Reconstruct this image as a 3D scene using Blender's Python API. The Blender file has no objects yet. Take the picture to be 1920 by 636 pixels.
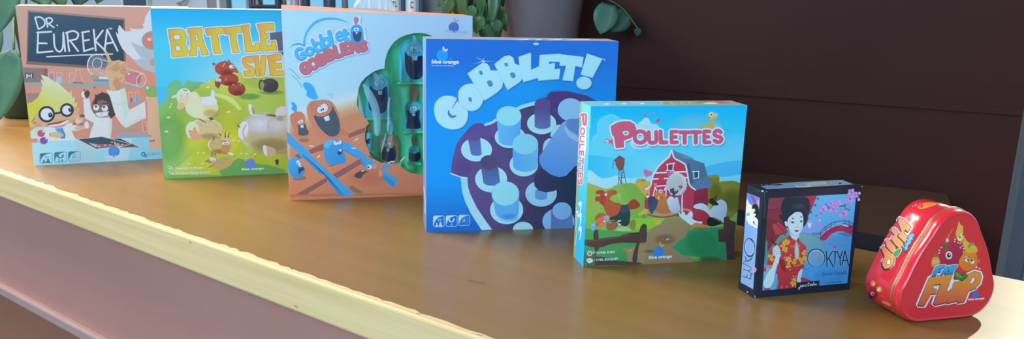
import bpy, bmesh, math, random
from mathutils import Vector, Matrix
from mathutils.bvhtree import BVHTree
from mathutils.geometry import delaunay_2d_cdt, tessellate_polygon

S = bpy.context.scene
COL = S.collection
# ------------------------------------------------------------------ camera
ZC = 1.08                      # height of the counter top above the floor
FPX, PITCH, ROLL, HC, CY = 1572.76, 0.24787067, 0.02396315, 0.33837, 375.966
_R0 = Vector((1, 0, 0)); _U0 = Vector((0, math.sin(PITCH), math.cos(PITCH)))
CF = Vector((0, math.cos(PITCH), -math.sin(PITCH)))
CR = math.cos(ROLL) * _R0 + math.sin(ROLL) * _U0
CU = -math.sin(ROLL) * _R0 + math.cos(ROLL) * _U0
CO = Vector((0, 0, HC + ZC))
cam = bpy.data.cameras.new('camera')
cam.sensor_width = 36.0
cam.lens = FPX / 1920 * 36
cam.shift_y = (CY - 318) / 1920
cam.clip_start = 0.02
cam.dof.use_dof = True
cam.dof.focus_distance = 1.22
cam.dof.aperture_fstop = 13
camo = bpy.data.objects.new('camera', cam); COL.objects.link(camo)
camo.matrix_world = Matrix(((CR.x, CU.x, -CF.x, 0), (CR.y, CU.y, -CF.y, 0),
                            (CR.z, CU.z, -CF.z, HC + ZC), (0, 0, 0, 1)))
S.camera = camo
# ------------------------------------------------------------------ light
S.view_settings.view_transform = 'Standard'
S.view_settings.look = 'None'
S.view_settings.gamma = 1
S.view_settings.use_curve_mapping = False
S.view_settings.exposure = 0.36
w = bpy.data.worlds.new('daylight'); S.world = w; w.use_nodes = True
bg = w.node_tree.nodes['Background']
bg.inputs[0].default_value = (0.52, 0.76, 1.0, 1)
bg.inputs[1].default_value = 0.68

def area(name, loc, target, sx, sy, power, col):
    l = bpy.data.lights.new(name, 'AREA'); l.shape = 'RECTANGLE'
    l.size = sx; l.size_y = sy; l.energy = power; l.color = col
    o = bpy.data.objects.new(name, l); COL.objects.link(o)
    o.location = loc
    o.rotation_euler = (Vector(target) - Vector(loc)).to_track_quat('-Z', 'Y').to_euler()
    return o
area('front_key_light', (-1.2, -1.3, ZC + 1.2), (-0.2, 1.2, ZC + 0.1), 2.0, 1.2, 50, (0.46, 0.70, 1.0))  # added bluish key light for the box fronts, no window modelled here
area('left_window_light', (-2.25, 2.88, ZC + 1.30), (0.3, 0.95, ZC + 0.1), 0.9, 0.6, 26, (0.95, 0.98, 1.0))
area('tin_highlight_light', (-1.26, 2.02, ZC + 1.52), (0.434, 0.863, ZC + 0.1), 0.2, 0.26, 8, (1.0, 0.98, 0.95))  # small added lamp, placed and sized to put a highlight on the tin
area('counter_fill_light', (-1.5, 1.6, ZC + 1.6), (-1.4, 1.65, ZC), 0.9, 0.5, 40, (1.0, 0.94, 0.84))  # added fill lamp that brightens the left part of the counter top
sun = bpy.data.lights.new('sun', 'SUN'); sun.energy = 2.7; sun.angle = 0.012; sun.color = (0.92, 1.0, 0.82)
suno = bpy.data.objects.new('sun', sun); COL.objects.link(suno)
AZ, EL = math.radians(39), math.radians(33)
_sd = Vector((-math.sin(AZ) * math.cos(EL), -math.cos(AZ) * math.cos(EL), -math.sin(EL)))
suno.rotation_euler = _sd.to_track_quat('-Z', 'Y').to_euler()
suno.location = (3, 4, 5)

# ------------------------------------------------------------------ helpers
def ray(u, v):
    return CF + CR * ((u - 960) / FPX) - CU * ((v - CY) / FPX)
def to_px(P):
    d = P - CO; k = d.dot(CF)
    return 960 + FPX * d.dot(CR) / k, CY - FPX * d.dot(CU) / k
def on_z(u, v, z):
    d = ray(u, v); return CO + d * ((z - CO.z) / d.z)
def on_plane(u, v, o, n):
    d = ray(u, v); return CO + d * ((o - CO).dot(n) / d.dot(n))
def at_y(u, v, y):
    d = ray(u, v); return CO + d * (y / d.y)

def lin(h):
    out = []
    for i in (0, 2, 4):
        c = int(h[i:i + 2], 16) / 255
        out.append(c / 12.92 if c <= 0.04045 else ((c + 0.055) / 1.055) ** 2.4)
    return out
def material(name, col, rough=0.5, spec=0.5, metal=0.0, noise=None, bump=0.0, trans=0.0, coat=0.0):
    """col: linear rgb. noise=(scale, stretch xyz, second colour, contrast)"""
    m = bpy.data.materials.new(name); m.use_nodes = True
    nt = m.node_tree; b = nt.nodes['Principled BSDF']
    b.inputs['Base Color'].default_value = (*col, 1)
    b.inputs['Roughness'].default_value = rough
    b.inputs['Specular IOR Level'].default_value = spec
    b.inputs['Metallic'].default_value = metal
    b.inputs['Coat Weight'].default_value = coat
    b.inputs['Coat Roughness'].default_value = 0.16 if coat < 0.5 else 0.05
    b.inputs['Transmission Weight'].default_value = trans
    if noise:
        tc = nt.nodes.new('ShaderNodeTexCoord'); mp = nt.nodes.new('ShaderNodeMapping')
        mp.inputs['Scale'].default_value = noise[1]
        if len(noise) > 4:                              # grain runs along a turned axis
            mp.vector_type = 'TEXTURE'; mp.inputs['Rotation'].default_value = (0, 0, noise[4])
            mp.inputs['Scale'].default_value = [1 / q for q in noise[1]]
        nz = nt.nodes.new('ShaderNodeTexNoise'); nz.inputs['Scale'].default_value = noise[0]
        nz.inputs['Detail'].default_value = 6
        rp = nt.nodes.new('ShaderNodeValToRGB')
        lo, hi = noise[3]
        rp.color_ramp.elements[0].position = lo; rp.color_ramp.elements[1].position = hi
        rp.color_ramp.elements[0].color = (*col, 1); rp.color_ramp.elements[1].color = (*noise[2], 1)
        nt.links.new(tc.outputs['Object'], mp.inputs['Vector'])
        nt.links.new(mp.outputs['Vector'], nz.inputs['Vector'])
        nt.links.new(nz.outputs['Fac'], rp.inputs['Fac'])
        nt.links.new(rp.outputs['Color'], b.inputs['Base Color'])
        if bump:
            bp = nt.nodes.new('ShaderNodeBump'); bp.inputs['Strength'].default_value = bump
            bp.inputs['Distance'].default_value = 0.002
            nt.links.new(nz.outputs['Fac'], bp.inputs['Height'])
            nt.links.new(bp.outputs['Normal'], b.inputs['Normal'])
    return m
def print_material(name, rough, soft):
    m = bpy.data.materials.new(name); m.use_nodes = True
    nt = m.node_tree; b = nt.nodes['Principled BSDF']
    at = nt.nodes.new('ShaderNodeAttribute'); at.attribute_name = 'ink'
    nt.links.new(at.outputs['Color'], b.inputs['Base Color'])
    if soft: nt.links.new(at.outputs['Alpha'], b.inputs['Alpha'])
    b.inputs['Roughness'].default_value = rough
    b.inputs['Specular IOR Level'].default_value = 0.35
    return m
INK = print_material('printed_ink', 0.42, False)
INK_SOFT = print_material('printed_soft_ink', 0.42, True)
INK_GLOSS = print_material('printed_gloss_ink', 0.22, False)
INK_GLOSS_SOFT = print_material('printed_gloss_soft_ink', 0.22, True)

def link(name, bm, mats, parent=None, smooth=False):
    me = bpy.data.meshes.new(name); bm.to_mesh(me); bm.free()
    for m in (mats if isinstance(mats, (list, tuple)) else [mats]): me.materials.append(m)
    if smooth:
        for p in me.polygons: p.use_smooth = True
    o = bpy.data.objects.new(name, me); COL.objects.link(o)
    if parent: o.parent = parent
    return o
def tag(o, label, cat, group=None, kind=None):
    o['label'] = label; o['category'] = cat
    if group: o['group'] = group
    if kind: o['kind'] = kind
    return o
def empty(name, loc, rz=0.0):
    o = bpy.data.objects.new(name, None); COL.objects.link(o)
    o.location = loc; o.rotation_euler = (0, 0, rz); o.empty_display_size = 0.03
    return o
def struct(o):
    o['kind'] = 'structure'; return o
def box(bm, x0, x1, y0, y1, z0, z1, M=None, bevel=0.0, seg=2, mat=0):
    vs = [bm.verts.new(Vector(c)) for c in ((x0, y0, z0), (x1, y0, z0), (x1, y1, z0), (x0, y1, z0),
                                            (x0, y0, z1), (x1, y0, z1), (x1, y1, z1), (x0, y1, z1))]
    fs = [bm.faces.new([vs[i] for i in f]) for f in ((0, 3, 2, 1), (4, 5, 6, 7), (0, 1, 5, 4), (1, 2, 6, 5), (2, 3, 7, 6), (3, 0, 4, 7))]
    for f in fs: f.material_index = mat
    if bevel:
        es = list({e for f in fs for e in f.edges})
        r = bmesh.ops.bevel(bm, geom=es, offset=bevel, segments=seg, affect='EDGES', profile=0.5)
        vs = list({v for v in r['verts']} | {v for v in vs if v.is_valid})
    if M is not None: bmesh.ops.transform(bm, matrix=M, verts=[v for v in vs if v.is_valid])
    return vs
def lathe(bm, prof, n=32, cx=0, cy=0, cap=True, sy=1.0):
    rings = []
    for r, z in prof:
        rings.append([bm.verts.new((cx + r * math.cos(2 * math.pi * i / n), cy + sy * r * math.sin(2 * math.pi * i / n), z)) for i in range(n)])
    for a, b in zip(rings, rings[1:]):
        for i in range(n):
            bm.faces.new((a[i], a[(i + 1) % n], b[(i + 1) % n], b[i]))
    if cap:
        bm.faces.new(rings[0][::-1]); bm.faces.new(rings[-1])
def tube(bm, pts, rad, n=8):
    pts = [Vector(p) for p in pts]; rings = []
    for i, p in enumerate(pts):
        t = (pts[min(i + 1, len(pts) - 1)] - pts[max(i - 1, 0)]).normalized()
        a = t.cross(Vector((0.31, 0.2, 0.93))).normalized(); b = t.cross(a)
        r = rad[i] if isinstance(rad, (list, tuple)) else rad
        rings.append([bm.verts.new(p + a * (r * math.cos(2 * math.pi * k / n)) + b * (r * math.sin(2 * math.pi * k / n))) for k in range(n)])
    for a, b in zip(rings, rings[1:]):
        for k in range(n): bm.faces.new((a[k], a[(k + 1) % n], b[(k + 1) % n], b[k]))
    bm.faces.new(rings[0][::-1]); bm.faces.new(rings[-1])
def crspline(pts, closed=False, n=6):
    out = []; L = len(pts)
    rng = range(L) if closed else range(L - 1)
    for i in rng:
        if closed: p0, p1, p2, p3 = pts[(i - 1) % L], pts[i], pts[(i + 1) % L], pts[(i + 2) % L]
        else: p0, p1, p2, p3 = pts[max(i - 1, 0)], pts[i], pts[i + 1], pts[min(i + 2, L - 1)]
        for k in range(n):
            t = k / n
            out.append(tuple(0.5 * (2 * p1[j] + (p2[j] - p0[j]) * t + (2 * p0[j] - 5 * p1[j] + 4 * p2[j] - p3[j]) * t * t
                                    + (3 * p1[j] - p0[j] - 3 * p2[j] + p3[j]) * t ** 3) for j in range(len(p1))))
    if not closed: out.append(pts[-1])
    return out

# ------------------------------------------------------------------ printed artwork
GAIN = (0.62, 0.74, 0.86)     # how much light a printed face gets from the room
def ink(h, g=None):
    g = g or GAIN
    return [min(0.92, max(0.0, c / k)) for c, k in zip(lin(h), g)]
GLYPH = {
 'A': [[(0, 0), (.5, 1), (1, 0)], [(.2, .34), (.8, .34)]],
 'B': [[(.05, 0), (.05, 1), (.6, 1), (.85, .88), (.85, .66), (.6, .53), (.05, .53)], [(.6, .53), (.95, .4), (.95, .14), (.65, 0), (.05, 0)]],
 'C': [[(.95, .8), (.7, .97), (.4, 1), (.1, .8), (.02, .5), (.1, .2), (.4, 0), (.7, .03), (.95, .2)]],
 'D': [[(.05, 0), (.05, 1), (.5, 1), (.9, .75), (.95, .5), (.9, .25), (.5, 0), (.05, 0)]],
 'E': [[(.95, 1), (.05, 1), (.05, 0), (.95, 0)], [(.05, .5), (.75, .5)]],
 'F': [[(.95, 1), (.05, 1), (.05, 0)], [(.05, .48), (.75, .48)]],
 'G': [[(.9, .85), (.6, 1), (.3, .96), (.08, .75), (.03, .45), (.12, .15), (.45, 0), (.8, .08), (.92, .25), (.92, .42), (.55, .42)]],
 'H': [[(.05, 0), (.05, 1)], [(.95, 0), (.95, 1)], [(.05, .5), (.95, .5)]],
 'I': [[(.5, 0), (.5, 1)]],
 'K': [[(.08, 0), (.08, 1)], [(.95, 1), (.1, .42)], [(.35, .58), (.98, 0)]],
 'L': [[(.08, 1), (.08, 0), (.95, 0)]],
 'O': [[(.5, 1), (.2, .92), (.03, .68), (.03, .32), (.2, .08), (.5, 0), (.8, .08), (.97, .32), (.97, .68), (.8, .92), (.5, 1)]],
 'P': [[(.08, 0), (.08, 1), (.6, 1), (.9, .88), (.95, .7), (.88, .53), (.6, .42), (.08, .42)]],
 'R': [[(.08, 0), (.08, 1), (.6, 1), (.9, .88), (.92, .68), (.6, .5), (.08, .5)], [(.5, .5), (.98, 0)]],
 'S': [[(.9, .85), (.6, 1), (.3, .98), (.08, .8), (.15, .6), (.5, .5), (.88, .38), (.94, .18), (.7, .02), (.4, 0), (.05, .14)]],
 'T': [[(0, 1), (1, 1)], [(.5, 1), (.5, 0)]],
 'U': [[(.05, 1), (.05, .3), (.2, .06), (.5, 0), (.8, .06), (.95, .3), (.95, 1)]],
 'Y': [[(0, 1), (.5, .48), (1, 1)], [(.5, .48), (.5, 0)]],
 'b': [[(.08, 1.0), (.08, 0)], [(.08, .3), (.2, .55), (.5, .62), (.85, .52), (.95, .3), (.85, .08), (.5, 0), (.2, .06), (.08, .3)]],
 'e': [[(.1, .32), (.92, .36), (.8, .58), (.5, .64), (.18, .54), (.05, .3), (.18, .07), (.5, 0), (.85, .08)]],
 'l': [[(.5, 1), (.5, 0)]],
 'o': [[(.5, .64), (.15, .54), (.03, .32), (.15, .08), (.5, 0), (.85, .08), (.97, .32), (.85, .54), (.5, .64)]],
 't': [[(.45, .95), (.45, .1), (.6, 0), (.85, .04)], [(.05, .64), (.9, .64)]],
}
class View:
    def __init__(s, x, y, k): s.x, s.y, s.k = x, y, k
    def __call__(s, p): return (s.x + p[0] / s.k, s.y + p[1] / s.k)
PX = View(0, 0, 1)
def P_(s):
    if not isinstance(s, str): return [tuple(p) for p in s]
    return [tuple(float(c) for c in q.split(',')) for q in s.split()]

def union(polys):
    """merge overlapping polygons of one stroke into triangles that do not overlap"""
    V = []; F = []
    for r in polys:
        ar = sum(r[i][0] * r[(i + 1) % len(r)][1] - r[(i + 1) % len(r)][0] * r[i][1] for i in range(len(r)))
        if abs(ar) < 1e-12: continue
        if ar < 0: r = r[::-1]
        F.append(list(range(len(V), len(V) + len(r)))); V += [Vector((p[0] * 1000, p[1] * 1000)) for p in r]
    vs, es, fs, ov, oe, of = delaunay_2d_cdt(V, [], F, 0, 1e-4)
    return [[(vs[i].x / 1000, vs[i].y / 1000) for i in f] for f, src in zip(fs, of) if src]

class Art:
    """Flat coloured print on a plane (o, ex, ey) or on a curved surface (bvh)."""
    EPS = 2.0e-5
    def __init__(s, o, ex, ey, quad, inv, bvh=None, gain=None, pad=0.0):
        s.o, s.ex, s.ey = o, ex, ey; s.n = ex.cross(ey).normalized()   # n faces the viewer
        s.quad = quad; s.inv = inv; s.items = []; s.bb = []; s.bvh = bvh; s.gain = gain or GAIN; s.pad = pad
    # mapping
    def to2(s, p):
        P = on_plane(p[0], p[1], s.o, s.n); d = P - s.o
        return (d.dot(s.ex), d.dot(s.ey))
    def topx(s, q): return to_px(s.o + s.ex * q[0] + s.ey * q[1])
    def clip(s, poly):
        if s.quad is None: return poly
        Q = s.quad
        for i in range(len(Q)):
            a, b = Q[i], Q[(i + 1) % len(Q)]
            f = lambda p: (b[0] - a[0]) * (p[1] - a[1]) - (b[1] - a[1]) * (p[0] - a[0])
            out = []
            for j in range(len(poly)):
                p, q = poly[j], poly[(j + 1) % len(poly)]
                fp, fq = f(p), f(q)
                if fp >= 0: out.append(p)
                if (fp > 0 > fq) or (fp < 0 < fq):
                    t = fp / (fp - fq); out.append((p[0] + (q[0] - p[0]) * t, p[1] + (q[1] - p[1]) * t))
            poly = out
            if len(poly) < 3: return []
        return poly
    def colfn(s, V, col):
        if isinstance(col, str):
            c = ink(col, s.gain); return lambda px: c
        h0, h1, x0, y0, x1, y1 = col
        a, b = V((x0, y0)), V((x1, y1)); c0, c1 = ink(h0, s.gain), ink(h1, s.gain)
        dx, dy = b[0] - a[0], b[1] - a[1]; L = dx * dx + dy * dy
        def f(px):
            t = min(1, max(0, ((px[0] - a[0]) * dx + (px[1] - a[1]) * dy) / L))
            return [u + (v - u) * t for u, v in zip(c0, c1)]
        return f
    def layer(s, polys):
        xs = [p[0] for q in polys for p in q]; ys = [p[1] for q in polys for p in q]
        B = (min(xs), min(ys), max(xs), max(ys)); l = 0
        for b, k in s.bb:
            if b[0] < B[2] and b[2] > B[0] and b[1] < B[3] and b[3] > B[1]: l = max(l, k + 1)
        s.bb.append((B, l)); return l
    def add(s, pxpolys, cf, af=None, merge=True):
        """pxpolys: polygons in photograph pixels; one common layer"""
        cl = []
        for q in pxpolys:
            r = s.clip([s.to2(p) for p in q])
            if len(r) >= 3: cl.append(r)
        if not cl: return
        l = s.layer(cl)
        if merge and len(cl) > 1 and af is None: cl = union(cl)
        for r in cl:
            pxs = [s.topx(p) for p in r]
            s.items.append((r, [(*cf(p), af(p) if af else 1.0) for p in pxs], l, af is not None))
    # drawing
    def p(s, V, pts, col, smooth=False, ol=None):
        pts = P_(pts)
        if smooth: pts = crspline(pts, True, 5)
        if ol: s.s(V, pts + [pts[0]], ol[1] * 2, ol[0])
        s.add([[V(p) for p in pts]], s.colfn(V, col))
    def ribbons(s, pts, wd):
        L = len(pts); ws = wd if isinstance(wd, list) else [wd] * L
        polys = []; lt = []; rt = []
        for i in range(L):
            a = pts[max(i - 1, 0)]; b = pts[min(i + 1, L - 1)]
            dx, dy = b[0] - a[0], b[1] - a[1]; k = math.hypot(dx, dy) or 1
            lt.append((-dy / k, dx / k))
        for i in range(L - 1):
            a, b = pts[i], pts[i + 1]
            dx, dy = b[0] - a[0], b[1] - a[1]; k = math.hypot(dx, dy)
            if k < 1e-6: continue
            n = (-dy / k, dx / k); wa, wb = ws[i] / 2, ws[i + 1] / 2
            polys.append([(a[0] + n[0] * wa, a[1] + n[1] * wa), (b[0] + n[0] * wb, b[1] + n[1] * wb),
                          (b[0] - n[0] * wb, b[1] - n[1] * wb), (a[0] - n[0] * wa, a[1] - n[1] * wa)])
        for i in range(L):
            r = ws[i] / 2
            if r > 0.05:
                polys.append([(pts[i][0] + r * math.cos(t * math.pi / 5), pts[i][1] + r * math.sin(t * math.pi / 5)) for t in range(10)])
        return polys
    def s(s, V, pts, wd, col, smooth=False):
        pts = P_(pts)
        if smooth: pts = crspline(pts, False, 6)
        L = len(pts)
        if isinstance(wd, (list, tuple)):
            ws = []
            for i in range(L):
                t = i / (L - 1) * (len(wd) - 1); k = min(int(t), len(wd) - 2)
                ws.append((wd[k] + (wd[k + 1] - wd[k]) * (t - k)) / V.k)
        else: ws = wd / V.k
        s.add(s.ribbons([V(p) for p in pts], ws), s.colfn(V, col))
    def ell(s, V, cx, cy, rx, ry, rot=0, n=28):
        c, q = math.cos(rot), math.sin(rot)
        return [V((cx + rx * math.cos(t) * c - ry * math.sin(t) * q, cy + rx * math.cos(t) * q + ry * math.sin(t) * c)) for t in [2 * math.pi * i / n for i in range(n)]]
    def e(s, V, cx, cy, rx, ry, col, rot=0, ol=None):
        if ol: s.add([s.ell(V, cx, cy, rx + ol[1], ry + ol[1], rot)], s.colfn(V, ol[0]))
        s.add([s.ell(V, cx, cy, rx, ry, rot)], s.colfn(V, col))
    def ring(s, V, cx, cy, rx, ry, wd, col, rot=0):
        q = s.ell(V, cx, cy, rx, ry, rot); s.add(s.ribbons(q + [q[0]], wd / V.k), s.colfn(V, col))
    def soft(s, V, cx, cy, rx, ry, col, a=0.6, rot=0):
        rim = s.ell(V, cx, cy, rx, ry, rot, 20); c = V((cx, cy))
        mid = [((p[0] + c[0]) / 2, (p[1] + c[1]) / 2) for p in rim]
        polys = [[c, mid[i], mid[(i + 1) % 20]] for i in range(20)] + [[mid[i], rim[i], rim[(i + 1) % 20], mid[(i + 1) % 20]] for i in range(20)]
        cr, sr = math.cos(rot), math.sin(rot)
        def af(px):
            dx, dy = (px[0] - c[0]) * V.k, (px[1] - c[1]) * V.k
            r = math.hypot((dx * cr + dy * sr) / rx, (-dx * sr + dy * cr) / ry)
            return a * (1 - 0.5 * r / 0.5 * 0.5 if r < 0.5 else max(0, 1.5 * (1 - r)))
        s.add(polys, s.colfn(V, col), af)
    def glass(s, V, pts, col, a, smooth=False):
        pts = P_(pts)
        if smooth: pts = crspline(pts, True, 5)
        s.add([[V(p) for p in pts]], s.colfn(V, col), lambda px: a)
    def word(s, V, letters, sw, col, halo=()):
        """letters: (char, x, y, angle deg, w, h[, stroke]) with x, y the lower left corner of the letter"""
        st = []
        for c, x, y, a, w_, h_, *k in letters:
            a = math.radians(a); ux, uy = math.cos(a), math.sin(a)
            for g in GLYPH[c]:
                q = g if len(g) < 4 or c in 'AEFHIKLTY' else crspline(g, False, 3)
                st.append(([V((x + ux * p[0] * w_ + uy * p[1] * h_, y + uy * p[0] * w_ - ux * p[1] * h_)) for p in q], (k[0] if k else sw)))
        for hc, ex, *off in halo:
            ox, oy = (off[0] if off else (0, 0))
            s.add([r for q, k in st for r in s.ribbons([(p[0] + ox / V.k, p[1] + oy / V.k) for p in q], (k + 2 * ex) / V.k)], s.colfn(V, hc))
        s.add([r for q, k in st for r in s.ribbons(q, k / V.k)], s.colfn(V, col))
    def t(s, V, text, x0, y0, x1, y1, h, col, bold=0.0, shear=0.0, halo=None):
        """text from baseline start (x0,y0) to baseline end (x1,y1), capital height h"""
        cu = bpy.data.curves.new('lettering', 'FONT'); cu.body = text; cu.resolution_u = 3; cu.offset = bold; cu.shear = shear
        o = bpy.data.objects.new('lettering', cu); COL.objects.link(o)
        dg = bpy.context.evaluated_depsgraph_get(); ev = o.evaluated_get(dg); me = ev.to_mesh()
        vs = [tuple(v.co[:2]) for v in me.vertices]; fs = [list(f.vertices) for f in me.polygons]
        ev.to_mesh_clear(); bpy.data.objects.remove(o); bpy.data.curves.remove(cu)
        if not vs: return
        mx, nx = max(v[0] for v in vs), min(v[0] for v in vs)
        dx, dy = x1 - x0, y1 - y0; L = math.hypot(dx, dy); ux, uy = dx / L, dy / L; k = L / (mx - nx); hk = h / 0.72
        q = [V((x0 + ux * (v[0] - nx) * k + uy * v[1] * hk, y0 + uy * (v[0] - nx) * k - ux * v[1] * hk)) for v in vs]
        s.add([[q[i] for i in f] for f in fs], s.colfn(V, col), None, False)
    def field(s, fn, n=40, hole=None):
        """whole-face background, colour from fn(px) -> linear ink"""
        Q = s.quad; xs = [p[0] for p in Q]; ys = [p[1] for p in Q]
        if hole is None:
            for i in range(n):
                for j in range(n):
                    a0, a1 = i / n, (i + 1) / n; b0, b1 = j / n, (j + 1) / n
                    def L(a, b):
                        lo = (Q[0][0] + (Q[1][0] - Q[0][0]) * a, Q[0][1] + (Q[1][1] - Q[0][1]) * a)
                        hi = (Q[3][0] + (Q[2][0] - Q[3][0]) * a, Q[3][1] + (Q[2][1] - Q[3][1]) * a)
                        return (lo[0] + (hi[0] - lo[0]) * b, lo[1] + (hi[1] - lo[1]) * b)
                    r = [L(a0, b0), L(a1, b0), L(a1, b1), L(a0, b1)]
                    s.items.append((r, [(*fn(s.topx(p)), 1.0) for p in r], 0, False))
        else:
            pts = [Vector(q) for q in Q]; ed = [(i, (i + 1) % len(Q)) for i in range(len(Q))]
            for i in range(1, n):
                for j in range(1, n):
                    a, b = i / n, j / n
                    lo = Vector(Q[0]).lerp(Vector(Q[1]), a); hi = Vector(Q[3]).lerp(Vector(Q[2]), a)
                    pts.append(lo.lerp(hi, b))
            k = len(pts); H = [Vector(h) for h in hole]; pts += H
            ed += [(k + i, k + (i + 1) % len(H)) for i in range(len(H))]
            vs, es, fs, *_ = delaunay_2d_cdt(pts, ed, [], 0, 1e-7)
            def inside(c):
                r = False
                for i in range(len(H)):
                    a, b = H[i], H[(i + 1) % len(H)]
                    if (a.y > c.y) != (b.y > c.y) and c.x < (b.x - a.x) * (c.y - a.y) / (b.y - a.y) + a.x: r = not r
                return r
            for f in fs:
                r = [tuple(vs[i]) for i in f]
                c = Vector((sum(p[0] for p in r) / len(r), sum(p[1] for p in r) / len(r)))
                if inside(c): continue
                s.items.append((r, [(*fn(s.topx(p)), 1.0) for p in r], 0, False))
        s.bb.append(((min(xs), min(ys), max(xs), max(ys)), 0))
    def split(s):
        out = []
        for r, cols, l, sf in s.items:
            st = [([r[i] for i in t], [cols[i] for i in t]) for t in tessellate_polygon([[Vector((*p, 0)) for p in r]])]
            while st:
                q, c = st.pop()
                L = [math.dist(q[i], q[(i + 1) % 3]) for i in range(3)]; m = max(L)
                if m <= s.tol: out.append((q, c, l, sf)); continue
                i = L.index(m); j, k = (i + 1) % 3, (i + 2) % 3
                h = tuple((u + v) / 2 for u, v in zip(q[i], q[j])); hc = tuple((u + v) / 2 for u, v in zip(c[i], c[j]))
                st += [([q[i], h, q[k]], [c[i], hc, c[k]]), ([h, q[j], q[k]], [hc, c[j], c[k]])]
        return out
    def build(s, name, parent, mats=None):
        me = bpy.data.meshes.new(name); V = []; F = []; C = []; MI = []
        for r, cols, l, sf in (s.split() if s.bvh else s.items):
            k0 = len(V); off = s.EPS * (l + 2) + s.pad
            area2 = sum(r[i][0] * r[(i + 1) % len(r)][1] - r[(i + 1) % len(r)][0] * r[i][1] for i in range(len(r)))
            if area2 < 0: r = r[::-1]; cols = cols[::-1]
            for q in r:
                P = s.o + s.ex * q[0] + s.ey * q[1]
                if s.bvh:
                    d = (P - CO).normalized(); hit = s.bvh.ray_cast(CO, d)
                    P = (hit[0] + hit[1] * off) if hit[0] is not None else P
                else: P = P + s.n * off
                V.append(s.inv @ P)
            F.append(list(range(k0, len(V)))); C += cols; MI.append(1 if sf else 0)
        me.from_pydata(V, [], F)
        at = me.color_attributes.new('ink', 'FLOAT_COLOR', 'CORNER')
        at.data.foreach_set('color', [c for q in C for c in q])
        for m in (mats or (INK, INK_SOFT)): me.materials.append(m)
        me.polygons.foreach_set('material_index', MI); me.update()
        o = bpy.data.objects.new(name, me); COL.objects.link(o); o.parent = parent
        return o
    # motifs shared by several boxes
    def icons(s, V, quads, line, fill, age, players, mins):
        for k, (x0, y0, x1, y1, sk) in enumerate(quads):
            w_, h_ = x1 - x0, y1 - y0; r = 0.16
            q = lambda a, b: (x0 + a * w_, y0 + b * h_ + sk * a)
            cs = []
            for cx, cy, t0 in ((1 - r, r, -90), (1 - r, 1 - r, 0), (r, 1 - r, 90), (r, r, 180)):
                for i in range(4):
                    t = math.radians(t0 + i * 30); cs.append(q(cx + r * math.cos(t), cy + r * math.sin(t)))
            s.s(V, cs + [cs[0]], w_ * 0.045, line)
            s.p(V, [q(0.03, 0.85), q(0.03, 0.1), q(0.1, 0.03), q(0.85, 0.03), q(0.5, 0.13), q(0.27, 0.3), q(0.12, 0.55)], fill)
            if k == 0:
                s.t(V, age, *q(0.42, 0.48), *q(0.74, 0.48), h_ * 0.2, fill, 0.02)
                for a, b, z in ((0.32, 0.72, 0.8), (0.66, 0.66, 1.05)):
                    s.e(V, *q(a, b), w_ * 0.085 * z, h_ * 0.095 * z, fill)
                    s.p(V, [q(a - .17 * z, .96), q(a - .13 * z, b + .13), q(a, b + .08), q(a + .13 * z, b + .13), q(a + .17 * z, .96)], fill)
            elif k == 1:
                s.s(V, [q(.27, .3), q(.3, .5), q(.42, .58), q(.58, .58), q(.7, .5), q(.73, .3)], w_ * .09, fill)
                s.s(V, [q(.36, .36), q(.37, .5)], w_ * .06, fill); s.s(V, [q(.64, .36), q(.63, .5)], w_ * .06, fill)
                s.t(V, players, *q(.5 - .07 * len(players), .93), *q(.5 + .07 * len(players), .93), h_ * .2, fill, .02)
            else:
                for i in range(12):
                    t = i * math.pi / 6; s.e(V, *q(.5 + .36 * math.cos(t), .52 + .36 * math.sin(t)), w_ * .03, h_ * .03, fill)
                s.t(V, mins, *q(.38, .5), *q(.62, .5), h_ * .17, fill, .02)
                s.t(V, 'MIN', *q(.33, .66), *q(.67, .66), h_ * .11, fill, .02)
    def logo(s, V, cx, cy, r, col, leaf, tx0, ty0, tx1, ty1, th, tcol, tagline=None, lx=.35, ly=-.95):
        s.e(V, cx, cy, r, r, col)
        x, y = cx + lx * r, cy + ly * r
        s.p(V, [(x - r * .1, y - r * .05), (x - r * .35, y - r * .45), (x - r * .22, y - r * .85), (x + r * .02, y - r * .55), (x + r * .08, y - r * .2)], leaf, True)
        s.p(V, [(x - r * .05, y), (x + r * .15, y - r * .3), (x + r * .6, y - r * .4), (x + r * .5, y - r * .05), (x + r * .15, y + r * .08)], leaf, True)
        s.t(V, 'blue orange', tx0, ty0, tx1, ty1, th, tcol, .045, .12)
        if tagline: s.t(V, 'Hot Games! Cool Planet', tx0, ty0 + th * .75, tx0 + (tx1 - tx0) * .8, ty1 + th * .75, th * .3, tcol, .01)
# ------------------------------------------------------------------ room
T = Vector((0.79230, -0.61014, 0)); N = Vector((0.61014, 0.79230, 0))   # along / across the counter
TANG = math.atan2(T.y, T.x)
def frame(a, b, ang=TANG, z=0.0):       # matrix with origin at a*T + b*N
    o = T * a + N * b
    return Matrix.Translation((o.x, o.y, z)) @ Matrix.Rotation(ang, 4, 'Z')
C0, C1 = 0.597, 1.178                   # front and back edge of the counter
M_floor = material('floor_tiles', (0.10, 0.085, 0.075), 0.5, noise=(3, (1, 1, 1), (0.14, 0.12, 0.1), (0.3, 0.7)))
M_ceil = material('ceiling_paint', (0.30, 0.29, 0.28), 0.8)
M_maroon = material('maroon_paint', (0.052, 0.0155, 0.012), 0.5, 0.12, noise=(1.6, (1, 1, 0.6), (0.036, 0.0125, 0.0105), (0.35, 0.65)))
M_pale = material('pale_wall_paint', (0.62, 0.70, 0.76), 0.8)
M_grey = material('grey_wall_paint', (0.20, 0.25, 0.25), 0.8)
M_navy = material('navy_door_paint', (0.06, 0.10, 0.17), 0.5)
M_mauve = material('mauve_frame_paint', (0.33, 0.27, 0.34), 0.6)
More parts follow.
